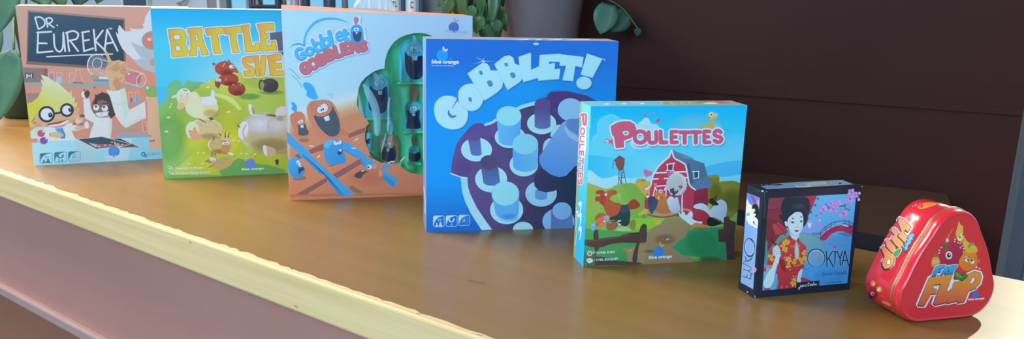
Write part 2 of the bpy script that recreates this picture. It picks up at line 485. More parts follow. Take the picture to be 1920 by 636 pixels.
M_white = material('white_paint', (0.8, 0.84, 0.86), 0.5)
M_post = material('blue_grey_metal', (0.13, 0.165, 0.21), 0.42, noise=(20, (1, 1, 0.1), (0.10, 0.13, 0.17), (0.3, 0.7)))

bm = bmesh.new(); box(bm, -6, 6, -4, 9, -0.1, 0); struct(link('floor', bm, M_floor))
bm = bmesh.new(); box(bm, -6, 1.55, -0.4, 9, 2.7, 2.8); struct(link('ceiling', bm, M_ceil))
# dark wall right behind the cabinet
WA = math.radians(-25.0); WD = Vector((math.cos(WA), math.sin(WA), 0)); WN = Vector((-WD.y, WD.x, 0))
W0 = Vector((0.464, 1.493, 0)) + WN * 0.012
def wall_at(u, v): return on_plane(u, v, Vector((W0.x, W0.y, 1)), -WN)
wl = (wall_at(925, 60) - W0).dot(WD); wr = (wall_at(1872, 480) - W0).dot(WD)
WM = Matrix.Translation(W0) @ Matrix.Rotation(WA, 4, 'Z')
bm = bmesh.new(); box(bm, wl, wr, 0, 0.08, 0, 2.7, WM); struct(link('wall_right', bm, M_maroon))
za = wall_at(1157, 163).z; zb = wall_at(1900, 204).z
bm = bmesh.new(); box(bm, wl, wr, -0.0025, -0.0003, (za + zb) / 2 - 0.005, (za + zb) / 2 + 0.005, WM, 0.001); struct(link('trim_1', bm, M_maroon))
# pale back wall with a door and a window
YB = 4.2
def xb(u): return at_y(u, 6, YB).x
bm = bmesh.new()
for x0, x1, z0, z1 in ((-6, xb(388), 0, 2.7), (xb(388), xb(800), 0, 1.05), (xb(388), xb(800), 2.35, 2.7)):
    box(bm, x0, x1, YB, YB + 0.12, z0, z1)
struct(link('wall_back', bm, M_pale))
bm = bmesh.new(); box(bm, xb(796), 2.6, YB - 0.02, YB + 0.1, 0, 2.7); struct(link('wall_far', bm, M_grey))
bm = bmesh.new(); box(bm, xb(241), xb(282), YB - 0.06, YB - 0.005, 0, 2.1, None, 0.004); d = struct(link('door_1', bm, M_navy))
bm = bmesh.new(); box(bm, xb(235), xb(241) - 0.001, YB - 0.05, YB - 0.002, 0, 2.14)
box(bm, xb(282) + 0.001, xb(285), YB - 0.05, YB - 0.002, 0, 2.14); struct(link('trim_2', bm, M_white))
bm = bmesh.new()
for a, b, m in ((388, 405, 0), (405, 410, 1), (410, 423, 2), (460, 475, 2), (478, 483, 0), (527, 533, 2), (562, 567, 0), (640, 646, 2), (792, 800, 1)):
    box(bm, xb(a), xb(b), YB + 0.01, YB + 0.09, 1.05, 2.35, mat=m)
box(bm, xb(388), xb(800), YB + 0.005, YB + 0.095, 1.62, 1.66, mat=2)
box(bm, xb(388), xb(800), YB + 0.0, YB + 0.1, 2.31, 2.35, mat=1)
win = struct(link('window_1', bm, [M_mauve, M_white, material('grey_frame_paint', (0.25, 0.28, 0.29), 0.6)]))
M_glass = bpy.data.materials.new('window_glass'); M_glass.use_nodes = True
nt = M_glass.node_tree; nt.nodes.clear()
o_ = nt.nodes.new('ShaderNodeOutputMaterial'); mx = nt.nodes.new('ShaderNodeMixShader'); fr = nt.nodes.new('ShaderNodeFresnel')
tr = nt.nodes.new('ShaderNodeBsdfTransparent'); gl = nt.nodes.new('ShaderNodeBsdfGlossy'); gl.inputs['Roughness'].default_value = 0.02
tr.inputs[0].default_value = (0.72, 0.96, 1.0, 1); fr.inputs['IOR'].default_value = 1.3
nt.links.new(fr.outputs[0], mx.inputs[0]); nt.links.new(tr.outputs[0], mx.inputs[1]); nt.links.new(gl.outputs[0], mx.inputs[2]); nt.links.new(mx.outputs[0], o_.inputs[0])
bm = bmesh.new(); box(bm, xb(389), xb(799), YB + 0.045, YB + 0.051, 1.05, 2.35); g = link('glass_pane', bm, M_glass, win)
bm = bmesh.new(); box(bm, xb(388) - 0.03, xb(800), YB - 0.16, YB - 0.002, 1.16, 1.19, None, 0.004); struct(link('trim_3', bm, M_white))
# ------------------------------------------------------------------ bar counter
M_top = material('varnished_counter_wood', (0.285, 0.137, 0.028), 0.36, 0.5, noise=(5.0, (0.5, 7, 6), (0.33, 0.166, 0.038), (0.3, 0.75), TANG), coat=0.1)
M_edge = material('raw_pine_edge', (0.92, 0.655, 0.31), 0.6, 0.2, noise=(5.0, (0.5, 8, 16), (0.84, 0.54, 0.22), (0.45, 0.75), TANG), bump=0.35)
M_panel = material('mauve_brown_panel', (0.60, 0.27, 0.205), 0.42, 0.5, noise=(2.2, (1, 1, 1), (0.54, 0.235, 0.17), (0.3, 0.7)))
M_panel2 = material('brown_lower_panel', (0.40, 0.15, 0.075), 0.5, noise=(2.2, (1, 1, 1), (0.36, 0.125, 0.06), (0.3, 0.7)))
M_ledge = material('ledge_wood', (0.50, 0.31, 0.27), 0.5)
M_dent = material('dark_dent', (0.26, 0.16, 0.08), 0.8)
ctr = empty('bar_counter', (0, 0, 0)); tag(ctr, 'long varnished wooden bar counter with pale raw front edge carrying the game boxes', 'counter')
CM = Matrix.Rotation(TANG, 4, 'Z')
bm = bmesh.new(); vs = box(bm, -2.9, 1.6, C0, C1, ZC - 0.05, ZC, None, 0.004, 3)
# worn, slightly wavy front arris
bmesh.ops.bisect_plane  # keep namespace explicit
for f in bm.faces: f.material_index = 1 if f.normal.y < -0.6 or (f.normal.y < -0.2 and f.normal.z > 0.2) else 0
bmesh.ops.transform(bm, matrix=CM, verts=bm.verts[:])
link('counter_top', bm, [M_top, M_edge], ctr)
bm = bmesh.new(); box(bm, -2.86, 1.56, C0 + 0.03, C0 + 0.05, ZC - 0.25, ZC - 0.0505, CM); link('upper_front_panel', bm, M_panel, ctr)
bm = bmesh.new(); box(bm, -2.86, 1.56, C0 + 0.018, C0 + 0.05, ZC - 0.272, ZC - 0.2505, CM, 0.004); link('ledge', bm, M_ledge, ctr)
bm = bmesh.new(); box(bm, -2.86, 1.56, C0 + 0.034, C0 + 0.05, 0.1, ZC - 0.2725, CM); link('lower_front_panel', bm, M_panel2, ctr)
bm = bmesh.new(); box(bm, -2.86, 1.56, C0 + 0.06, C0 + 0.08, 0.0, 0.0995, CM); link('kick_board', bm, M_navy, ctr)
bm = bmesh.new(); box(bm, -2.86, 1.56, C1 - 0.03, C1 - 0.01, 0.0, ZC - 0.0505, CM); link('back_panel', bm, M_panel2, ctr)
# dents and chips in the wood
rnd = random.Random(4)
def chip(u, v, L, wd, ang):
    bm = bmesh.new()
    P = on_z(u, v, ZC); a = TANG + ang
    pts = []
    for i in range(14):
        t = 2 * math.pi * i / 14; r = 1 + rnd.uniform(-.3, .3)
        x, y = L * math.cos(t) * r, wd * math.sin(t) * r
        pts.append(bm.verts.new((P.x + x * math.cos(a) - y * math.sin(a), P.y + x * math.sin(a) + y * math.cos(a), ZC + 0.0003)))
    bm.faces.new(pts); link('dent', bm, M_dent, ctr)
chip(897, 529, 0.0115, 0.0013, 0.5); chip(886, 526, 0.006, 0.0009, 0.4); chip(905, 532, .004, .0012, 0.2)
for u, v, L in ((704, 557, .011), (170, 378, .007), (547, 505, .005), (785, 589, .007), (900, 629, .008), (545, 502, .003)):
    chip(u, v, L * .7, 0.0009, rnd.uniform(-.2, .2))
def edge_nick(u, v, L, h):
    bm = bmesh.new()
    P = on_plane(u, v, N * (C0 - 0.0004) + Vector((0, 0, 1)), -N)
    pts = []
    for i in range(12):
        t = 2 * math.pi * i / 12; r = 1 + rnd.uniform(-.3, .3)
        pts.append(bm.verts.new(P + T * (L * math.cos(t) * r) + Vector((0, 0, h * math.sin(t) * r - 0.15 * L * math.cos(t)))))
    bm.faces.new(pts); link('nick', bm, M_dent, ctr)
edge_nick(555, 575, .004, .0006); edge_nick(357, 455, .003, .0005)
# pale chipped strip where the varnish has worn off along the front edge of the top
bm = bmesh.new(); rng = random.Random(9); lo = []; hi = []
x = -2.9
while x < 1.6:
    lo.append(bm.verts.new(CM @ Vector((x, C0 + 0.0035, ZC + 0.00025)))); hi.append(bm.verts.new(CM @ Vector((x, C0 + 0.0035 + 0.004 + 0.005 * rng.random() ** 2, ZC + 0.00025)))); x += 0.012
for i in range(len(lo) - 1): bm.faces.new((lo[i], lo[i + 1], hi[i + 1], hi[i]))
link('worn_strip', bm, material('worn_varnish', (0.80, 0.60, 0.30), 0.45), ctr)

# cabinet behind the counter
M_cab = material('dark_brown_cabinet_wood', (0.078, 0.038, 0.023), 0.5, 0.2, noise=(4, (1, 6, 6), (0.06, 0.03, 0.019), (0.3, 0.7)))
M_black = material('black_edge_band', (0.012, 0.013, 0.02), 0.5)
cab = empty('back_cabinet', (0, 0, 0)); tag(cab, 'low dark brown cabinet standing between the counter and the maroon wall', 'cabinet')
pf = [on_z(1775, 362, ZC + .022), on_z(1802, 398, ZC + .022)]
cr = W0 + WD * ((pf[0] - W0).dot(WD)); cr = Vector((cr.x, cr.y, 0)) - WN * 0.014
cl = W0 + WD * (wl + 0.05) - WN * 0.014
def on_counter_back(P, d):              # go from P along d to just behind the counter
    return P + d * ((C1 + 0.003 - P.dot(N)) / d.dot(N))
dr = (pf[1] - pf[0]); dr.z = 0; fr_ = min((on_z(1812, 380 + v_, ZC) for v_ in range(0, 140)), key=lambda P: abs(P.dot(N) - C1 - 0.003)); fr_.z = 0; fr_ += N * (C1 + 0.003 - fr_.dot(N)); fl = on_counter_back(cl, -WN)
def prism(bm, quad, z0, z1, bevel=0.0):
    lo = [bm.verts.new((q.x, q.y, z0)) for q in quad]; hi = [bm.verts.new((q.x, q.y, z1)) for q in quad]
    n = len(quad); bm.faces.new(lo[::-1]); bm.faces.new(hi)
    for i in range(n): bm.faces.new((lo[i], lo[(i + 1) % n], hi[(i + 1) % n], hi[i]))
quad = [fl, fr_, cr, cl]
bm = bmesh.new(); prism(bm, quad, ZC - 0.012, ZC + 0.022); bm.normal_update()
for f in bm.faces: f.material_index = 0 if f.normal.z > 0.5 else 1
link('cabinet_top', bm, [M_cab, M_black], cab)
cen = sum(quad, Vector()) / 4
q2 = [q + (cen - q).normalized() * 0.03 for q in quad]
bm = bmesh.new(); prism(bm, q2, 0.0, ZC - 0.0125); link('cabinet_body', bm, M_cab, cab)

# post on the right
YP = 2.3; pl, pr = at_y(1866, 515, YP), at_y(1990, 515, YP)
po = Vector(((pl.x + pr.x) / 2, YP, 0)); pw = (pr.x - pl.x) / 2
post = empty('metal_post', (po.x, po.y, 0)); tag(post, 'blue grey square metal post rising behind the right end of the dark wall', 'post')
bm = bmesh.new(); box(bm, -pw, pw, -0.036, 0.036, 0.006, 2.7, None, 0.004); link('shaft', bm, M_post, post)
bm = bmesh.new(); box(bm, -pw - .01, pw + .01, -0.05, 0.05, 0, 0.0055); link('base_plate', bm, M_post, post)
bm = bmesh.new(); box(bm, -pw * .42, -pw * .3, -0.040, -0.0362, 0.02, 2.69, None, 0.001); link('cover_strip', bm, material('pale_grey_strip', (0.19, 0.235, 0.285), 0.4), post)

# ------------------------------------------------------------------ plants
M_leaf = material('glossy_green_leaf', (0.055, 0.14, 0.045), 0.32, 0.5, noise=(14, (1, 1, 1), (0.11, 0.24, 0.09), (0.4, 0.75)))
M_leafd = material('dark_green_leaf', (0.025, 0.085, 0.055), 0.45, 0.4)
M_leafb = material('blue_green_leaf', (0.050, 0.150, 0.085), 0.45, 0.4, noise=(9, (1, 1, 1), (0.09, 0.22, 0.13), (0.45, 0.7)))
M_pot = material('grey_glazed_pot', (0.185, 0.145, 0.145), 0.42, 0.5, noise=(5, (1, 1, 1), (0.15, 0.115, 0.12), (0.3, 0.7)))
M_soil = material('potting_soil', (0.03, 0.022, 0.016), 0.95, noise=(60, (1, 1, 1), (0.05, 0.035, 0.025), (0.4, 0.6)))
M_stem = material('green_stem', (0.09, 0.16, 0.06), 0.5)
def leaf(bm, base, dirn, up, L, W, curl=0.25, heart=False, thick=0.0006):
    dirn = dirn.normalized(); side = dirn.cross(up).normalized(); up = side.cross(dirn).normalized()
    n = 9; rows = []
    for i in range(n + 1):
        t = i / n
        wd = W * (math.sin(math.pi * (t ** 0.75)) ** 0.8 if not heart else (math.sin(math.pi * min(1, t * 0.82 + 0.18)) ** 0.85)) * (1 if i not in (n,) else 0)
        if i == 0: wd = W * (0.12 if not heart else 0.55)
        c = base + dirn * (L * (t - curl * 0.3 * t * t)) - up * (curl * L * t * t)
        rows.append([c - side * wd - up * (-0.22 * wd), c - side * wd * 0.5 - up * (-0.08 * wd), c, c + side * wd * 0.5 + up * (0.08 * wd), c + side * wd + up * (0.22 * wd)])
    top = [[bm.verts.new(p + up * thick) for p in r] for r in rows]; bot = [[bm.verts.new(p - up * thick) for p in r] for r in rows]
    for i in range(n):
        for j in range(4):
            bm.faces.new((top[i][j], top[i + 1][j], top[i + 1][j + 1], top[i][j + 1])); bm.faces.new((bot[i][j], bot[i][j + 1], bot[i + 1][j + 1], bot[i + 1][j]))
    ring = [(i, 0) for i in range(n + 1)] + [(n, j) for j in range(1, 5)] + [(i, 4) for i in range(n - 1, -1, -1)] + [(0, j) for j in range(3, 0, -1)]
    for (a, b), (c, d) in zip(ring, ring[1:] + ring[:1]):
        try: bm.faces.new((top[a][b], bot[a][b], bot[c][d], top[c][d]))
        except ValueError: pass
# plant in the grey pot
pc = at_y(1012, 40, 1.585); ZP = ZC + 0.022
pot = empty('potted_plant', (pc.x, pc.y, ZP)); tag(pot, 'trailing leafy plant in a grey pot on the cabinet behind the dark blue box', 'plant')
bm = bmesh.new()
lathe(bm, [(0.054, 0), (0.058, 0.004), (0.073, 0.25), (0.079, 0.30), (0.083, 0.345), (0.083, 0.36), (0.077, 0.36), (0.076, 0.335)], 40, cap=False)
bm.faces.new([bm.verts[i] for i in range(40)][::-1]) if False else None
bm.verts.ensure_lookup_table(); bm.faces.new([bm.verts[i] for i in range(39, -1, -1)])
link('pot', bm, M_pot, pot, True)
bm = bmesh.new(); lathe(bm, [(0.0755, 0.325), (0.0755, 0.336)], 32); link('soil', bm, M_soil, pot)
rr = random.Random(21)
stems = bmesh.new(); lv = []
def px_local(u, v, y): return at_y(u, v, y) - Vector((pc.x, pc.y, ZP))
def hang(tip_px, y, L, W, lean=0.0, m=0, heart=False, up=None):
    """a leaf whose base is at the given photograph pixel and which hangs down"""
    b = px_local(*tip_px, y)
    d = Vector((lean, rr.uniform(-.25, .1), -1))
    bm = bmesh.new(); leaf(bm, b, d, up or Vector((rr.uniform(-.5, .5), -1, 0.2)), L, W, rr.uniform(.05, .25), heart)
    o = link('leaf', bm, [M_leaf, M_leafd, M_leafb][m], pot, True)
    top = Vector((rr.uniform(-.03, .03), rr.uniform(-.03, .03), 0.34)); mid = Vector((b.x * .75 + rr.uniform(-.01, .01), b.y * .8 - 0.01, max(0.39, b.z + 0.06)))
    tube(stems, crspline([top, (top + mid) / 2 + Vector((0, 0, .02)), mid, b], False, 4), 0.0014, 6)
for k in range(40):
    u = rr.uniform(832, 942); v = rr.uniform(-38, 38)
    if u < 890 and v > 6: v = rr.uniform(-38, 6)
    hang((u, v), rr.uniform(1.47, 1.60), rr.uniform(.035, .06), rr.uniform(.007, .013), rr.uniform(-.7, .7), rr.choice((0, 0, 0, 1)))
for u, v, l, wd, ln in ((928, -22, .06, .0105, -.05), (846, -3, .028, .010, -.25), (888, 10, .03, .011, -.35), (905, 30, .034, .013, -.5), (922, 44, .03, .017, -.1), (912, 48, .028, .016, .3), (932, 36, .025, .011, 0), (862, -16, .05, .013, .1), (898, -10, .045, .010, .25)):
    hang((u, v), 1.475, l, wd, ln)
# trailing vine on the right with heart shaped leaves
vine = [Vector((0.05, 0.0, 0.34)), Vector((0.085, -0.01, 0.385)), px_local(1100, -12, 1.56), px_local(1128, -6, 1.56), px_local(1165, 14, 1.56), px_local(1192, 48, 1.56), px_local(1197, 56, 1.56)]
tube(stems, crspline(vine, False, 5), 0.0013, 6)
link('stems', stems, M_stem, pot, True)
bm = bmesh.new(); b = px_local(1140, 8, 1.55); leaf(bm, b, px_local(1127, 60, 1.54) - b, Vector((0.1, -1, .1)), .056, .0225, .03, True); link('leaf', bm, M_leafb, pot, True)
bm = bmesh.new(); b = px_local(1176, 24, 1.565); leaf(bm, b, px_local(1145, 58, 1.56) - b, Vector((0.3, -1, .3)), .047, .020, .05, True); link('leaf', bm, M_leafd, pot, True)
bm = bmesh.new(); b = px_local(1197, 53, 1.56); leaf(bm, b, px_local(1194, 66, 1.56) - b, Vector((0.2, -1, .1)), .015, .007, .05, True); link('leaf', bm, M_leafd, pot, True)
# big leafed plant on the left end of the counter
lp = on_z(34, 226, ZC); lp = Vector((lp.x - 0.015, lp.y + 0.075, ZC))
big = empty('potted_plant', lp); tag(big, 'big leafed plant in a dark green pot behind the leftmost box', 'plant')
bm = bmesh.new(); lathe(bm, [(0.052, 0), (0.056, 0.004), (0.070, 0.13), (0.073, 0.135), (0.073, 0.15), (0.066, 0.15), (0.065, 0.13)], 36, cap=False)
bm.verts.ensure_lookup_table(); bm.faces.new([bm.verts[i] for i in range(35, -1, -1)])
link('pot', bm, material('dark_green_pot', (0.022, 0.060, 0.038), 0.5), big, True)
bm = bmesh.new(); lathe(bm, [(0.0645, 0.12), (0.0645, 0.131)], 32); link('soil', bm, M_soil, big)
st = bmesh.new()
def bigleaf(bpx, tpx, y, W, m=M_leafb, up=(0.15, -1, .25), curl=.05):
    b = at_y(*bpx, y) - lp; t = at_y(*tpx, y - 0.02) - lp
    bm = bmesh.new(); leaf(bm, b, t - b, Vector(up), (t - b).length * 1.03, W, curl); link('leaf', bm, m, big, True)
    tube(st, crspline([Vector((0, 0, .13)), Vector((b.x * .4, b.y * .4, .2 + max(0, b.z * .3))), b], False, 5), .003, 6)
bigleaf((26, 92), (-14, 232), 1.93, .042)
bigleaf((28, -45), (-12, 66), 1.93, .032)
bigleaf((40, -70), (92, 12), 2.02, .04)
bigleaf((85, -80), (118, 14), 2.08, .038)
bigleaf((-5, 40), (-60, 150), 1.98, .04)
bigleaf((170, -60), (140, 12), 2.10, .036, M_leafd)
bigleaf((210, -80), (180, 6), 2.12, .036)
link('stems', st, M_stem, big, True)

# ------------------------------------------------------------------ things on the window ledge, tall chair
LZ = 1.19; YL = YB - 0.085
M_pl = {'white': material('white_plastic', (0.78, 0.84, 0.86), 0.4), 'pink': material('pink_plastic', (0.75, 0.20, 0.32), 0.4),
        'navy': material('navy_plastic', (0.035, 0.055, 0.11), 0.4), 'black': material('black_plastic', (0.02, 0.03, 0.04), 0.4)}
M_capm = material('cap_plastic', (0.1, 0.12, 0.16), 0.4)
def bottle(u, wpx, colr, label, mark=None, h=0.24):
    x = at_y(u, 8, YL).x; r = wpx / 2 / FPX * YL
    root = empty('plastic_bottle', (x, YL, LZ)); tag(root, label, 'bottle', 'bottles on the far window ledge')
    bm = bmesh.new(); lathe(bm, [(r * .86, 0), (r * .97, .004), (r, .012), (r, h * .7), (r * .85, h * .82), (r * .45, h * .9), (r * .45, h * .95)], 24)
    link('bottle_body', bm, M_pl[colr], root, True)
    bm = bmesh.new(); lathe(bm, [(r * .5, h * .951), (r * .5, h * 1.03)], 20); link('bottle_cap', bm, M_capm, root, True)
    if mark:
        bm = bmesh.new()
        for x0, x1, z0, z1 in mark[1]:
            vs = [bm.verts.new((x0 * r, -math.sqrt(max(0, 1 - x0 * x0)) * r - .0008, z0)), bm.verts.new((x1 * r, -math.sqrt(max(0, 1 - x1 * x1)) * r - .0008, z0)),
                  bm.verts.new((x1 * r, -math.sqrt(max(0, 1 - x1 * x1)) * r - .0008, z1)), bm.verts.new((x0 * r, -math.sqrt(max(0, 1 - x0 * x0)) * r - .0008, z1))]
            bm.faces.new(vs)
        link('lettering', bm, material(mark[0] + '_lettering', lin({'green': '2a7a68', 'red': 'a03048'}[mark[0]]), .5), root)
zt = at_y(740, 2, YL).z - LZ; zl = at_y(740, 13, YL).z - LZ; zm = (zt + zl) / 2
bottle(741, 19, 'white', 'white plastic bottle with green lettering on the window ledge', ('green', [(-.45, .0, zt - .008, zt), (-.28, -.16, zl, zt), (.1, .22, zl, zt), (.1, .5, zl, zl + .006)]))
bottle(773, 20, 'white', 'white plastic bottle with a red ring mark on the window ledge', ('red', [(-.1, .3, zt - .007, zt), (-.2, -.08, zl, zt - .004), (-.1, .3, zl - .004, zl + .003)]))
bottle(756, 9, 'navy', 'slim navy bottle between the two white bottles on the ledge')
bottle(790, 11, 'navy', 'navy bottle right of the white bottle with the red mark')
bottle(618, 22, 'navy', 'wide navy bottle on the window ledge above the orange box top')
bottle(574, 15, 'navy', 'navy bottle right of the pink bottle on the window ledge')
bottle(557, 8, 'pink', 'slim pink bottle on the far window ledge')
bottle(543, 11, 'white', 'plain white bottle left of the pink bottle on the ledge')
bottle(523, 14, 'black', 'black bottle above the right end of the sheep box')
# tall chair in front of the window
M_chair = material('black_chair_metal', (0.02, 0.035, 0.05), 0.45)
cx = at_y(470, 10, 3.6).x
ch = empty('bar_chair', (cx, 3.6, 0)); tag(ch, 'tall black metal bar chair in front of the far window', 'chair')
bm = bmesh.new(); box(bm, -.19, .19, -.19, .19, .78, .805, None, .01); link('seat', bm, M_chair, ch)
for sx in (-1, 1):
    for sy in (-1, 1):
        bm = bmesh.new(); tube(bm, [(sx * .17, sy * .17, .779), (sx * .2, sy * .2, 0.0)], .011); link('leg', bm, M_chair, ch)
xa = at_y(444, 8, 3.6).x - cx; xc = at_y(497, 8, 3.6).x - cx; zr = at_y(470, 14, 3.6).z
bm = bmesh.new()
for x in (xa, xc): tube(bm, [(x, .17, .806), (x, .2, 1.52)], .009)
tube(bm, [(xa, .19, 1.52), (xc, .19, 1.52)], .009); tube(bm, [(xa, .19, zr), (xc, .19, zr)], .009)
tube(bm, crspline([(xa, .192, 1.5), (xa + .03, .192, 1.36), (xa + .05, .192, zr)], False, 5), .006)
link('backrest', bm, M_chair, ch)
bm = bmesh.new()
for a, b in (((-.185, -.185, .35), (.185, -.185, .35)), ((-.185, .185, .35), (.185, .185, .35)), ((-.185, -.185, .3), (-.185, .185, .3)), ((.185, -.185, .3), (.185, .185, .3))): tube(bm, [a, b], .008)
link('stretcher', bm, M_chair, ch)
# hook on the pale wall
hk = [at_y(u, v, YB - 0.03) for u, v in ((333, 6), (341, 4), (346, 0), (349, -6))]
bm = bmesh.new(); tube(bm, crspline([tuple(hk[0] + Vector((0, 0.03, 0.0))), *[tuple(q) for q in hk]], False, 5), .006); tag(link('wall_hook', bm, material('grey_hook_metal', (.3, .36, .4), .4)), 'curved grey hook on the pale wall above the sheep box', 'hook')
# ------------------------------------------------------------------ game boxes
def card(name, h, rough=0.42): return material(name, ink(h), rough, 0.35)
class GBox: pass
def game_box(label, x, y, yaw, w_, h_, d_, lid_mat, base_mat, lid_depth, tl=0.0, tr=0.0, hollow=None, tlb=None):
    B = GBox(); r = Vector((math.cos(yaw), math.sin(yaw), 0)); k = Vector((-r.y, r.x, 0)); up = Vector((0, 0, 1))
    bl = Vector((x, y, ZC)); c = bl + r * (w_ / 2) + k * (d_ / 2)
    B.root = empty('board_game_box', c, yaw); tag(B.root, label, 'box', 'board game boxes in a row on the counter')
    B.M = Matrix.Translation(c) @ Matrix.Rotation(yaw, 4, 'Z'); B.inv = B.M.inverted()
    X, Y = w_ / 2, d_ / 2
    if hollow is None:
        bm = bmesh.new(); box(bm, -X, X, -Y, -Y + lid_depth, 0, h_, None, 0.0012, 2)
        for v in bm.verts:
            if v.co.z > h_ / 2: v.co.z += tl + (tr - tl) * (v.co.x + X) / w_
        B.lid = link('lid', bm, lid_mat, B.root)
        bm = bmesh.new(); box(bm, -X + 0.0012, X - 0.0012, -Y + lid_depth + 0.0002, Y, 0, h_ - 0.0015 + min(tl, tr), None, 0.001, 2)
        B.base = link('base', bm, base_mat, B.root)
    B.front = Art(bl, r, up, [(0, 0), (w_, 0), (w_, h_ + tr), (0, h_ + tl)], B.inv)
    B.left = Art(bl + k * d_, -k, up, [(0, 0), (d_, 0), (d_, h_ + tl), (0, h_ + tl)], B.inv)
    B.top = Art(bl + up * (h_ + tl), (r * w_ + up * (tr - tl)).normalized(), k, [(0, 0), (w_, 0), (w_, d_), (0, d_)], B.inv)
    B.w, B.h, B.d, B.bl, B.r, B.k = w_, h_, d_, bl, r, k
    return B
WH = 'dcecf8'

# ====== salmon box with the laboratory cover
E1, E2, E3 = View(20, 0, 6.36), View(20, 100, 6.36), View(40, 215, 6.36); EC = View(0, 0, 1.928)
B = game_box('salmon game box with a blackboard and cartoon scientists on the cover, leftmost of the row', -0.8828, 1.5108, 0.4356, 0.2887, 0.2887, 0.0817,
             card('salmon_card', 'd9a898'), card('white_card', 'd0dce4'), 0.07)
a = B.front
def eur_bg(px):
    t = min(1, max(0, (px[1] - 10) / 190)); c0, c1 = ink('c6a195'), ink('da8b7c')
    return [u + (v - u) * t for u, v in zip(c0, c1)]
a.field(eur_bg, 16)
a.p(PX, [E1((205, 121)), E1((1358, 216)), E2((1378, 205)), E2((188, 130))], '7b665f')
a.p(PX, [E1((207, 124)), E1((1355, 219)), E1((1340, 240)), E1((222, 142))], 'a08378')
a.p(PX, [E1((222, 142)), E1((1340, 238)), E2((1352, 180)), E2((202, 92))], ('3f5a72', '2c4257', 100, 20, 120, 120))
ch = 'cfe3f3'
for q in ("290,212 330,348", "290,210 350,204 395,235 408,275 390,315 330,348", "425,225 440,322", "418,228 460,212 492,228 492,255 465,276 432,280", "445,278 515,328", "553,300 557,303",
          "328,385 318,628", "315,388 485,378", "325,514 430,518", "320,628 500,612", "515,410 522,535 545,595 585,618 612,590 625,540 628,390", "628,390 650,612", "672,390 690,560 700,610",
          "660,392 740,370 795,390 805,425 780,465 690,487", "708,482 805,610", "855,385 875,612", "850,388 935,372", "865,488 935,476", "872,612 985,576", "990,352 1015,602", "1098,365 1005,492", "1012,492 1130,605",
          "1150,352 1120,605", "1150,352 1275,605", "1135,522 1220,505"):
    a.s(E1, q, 21 if q[:3] not in ('290', '425', '418', '445', '553') else 18, ch, smooth=len(q.split()) > 3)
a.t(E1, 'TM', 1165, 352, 1208, 352, 22, ch, .02)
a.s(E2, "430,42 800,22 1215,8", 14, ch)
# shelves and what stands on them
a.p(E2, "160,345 700,360 1180,374 1740,392 1740,418 1180,406 700,392 162,380", '86a6a4')
a.p(E2, "148,170 440,180 440,348 160,345", '8c736f'); a.p(E2, "395,180 440,180 440,348 400,346", '7d6662'); a.p(E2, "170,235 270,235 272,296 174,296", '45566a')
for q in ("190,250 192,290", "205,250 200,290", "245,245 250,290", "212,270 240,270", "220,258 222,282"): a.s(E2, q, 9, 'd0e0ea')
a.p(E2, "185,475 345,475 300,570 195,595", '9a8378')
a.p(E2, "460,250 512,250 512,330 466,326", 'b47aa2'); a.p(E2, "462,330 512,330 512,345 466,345", 'c9c4d8')
for q in ("455,225 460,335", "515,225 516,335", "455,225 515,225", "550,230 553,350", "605,230 605,352", "550,230 605,230", "702,235 705,355", "758,235 750,350", "702,235 758,235", "775,195 782,262 735,352", "825,195 830,262 870,355", "775,195 825,195"): a.s(E2, q, 7, 'e6bdb4')
a.p(E2, "553,278 604,278 604,352 555,350", '84c2e4'); a.p(E2, "745,342 862,346 870,360 732,358", '8a62ae')
a.p(E2, "955,265 1060,268 1055,312 958,310", '8ea389'); a.p(E2, "1050,278 1175,282 1175,310 1055,306", 'dbe6ee'); a.p(E2, "985,312 1175,310 1175,340 990,338", '6d8fb4'); a.p(E2, "985,340 1175,342 1175,366 990,362", '8fa9ae'); a.p(E2, "1120,335 1175,335 1175,365 1125,362", '6fa6e0')
a.p(E2, "1385,600 1620,572 1620,600 1390,622", '84a3aa')
for q in ("1408,465 1412,585", "1455,465 1455,585", "1408,465 1455,465", "1484,460 1488,582", "1530,460 1530,580", "1484,460 1530,460"): a.s(E2, q, 6, 'e6bdb4')
a.p(E2, "1424,535 1455,535 1455,580 1428,580", '7c5fae'); a.p(E2, "1490,505 1530,505 1530,578 1494,578", '58a8ea')
a.p(E3, "760,140 1510,146 1510,172 760,166", '8ba6a4'); a.p(E3, "1140,215 1520,218 1520,275 1135,285", '88a6b6')
a.s(E3, "1440,85 1455,205 1498,205 1495,85 1440,85", 6, 'eecdc4'); a.p(E3, "1450,150 1494,150 1496,200 1458,200", 'c0788a')
# tall white haired scientist
a.p(E2, "1385,0 1470,85 1530,150 1590,190 1660,218 1760,240 1760,-20 1385,-20", 'a3bccf')
a.p(E1, "1253,378 1285,412 1278,350 1294,294 1330,338 1368,378 1435,368 1418,334 1470,346 1540,346 1592,336 1565,274 1592,290 1604,210 1650,128 1680,80 1720,80 1720,700 1500,700 1440,670 1380,640 1330,580 1290,500 1265,430", 'c6e1f6')
a.p(E1, "1435,500 1500,530 1600,560 1720,590 1720,720 1560,690 1500,620", 'a3bccf')
a.p(E2, "1390,-5 1460,70 1530,82 1520,60 1545,50 1480,0 1460,-25", 'd3e8f8')
a.e(E1, 1690, 482, 128, 110, '8d9ba2'); a.e(E1, 1692, 482, 106, 92, 'cf7f6f'); a.e(E1, 1655, 466, 26, 22, 'eff6fb'); a.soft(E1, 1700, 440, 90, 50, 'e8a494', .6)
a.e(E2, 1705, 110, 48, 44, 'b6978d')
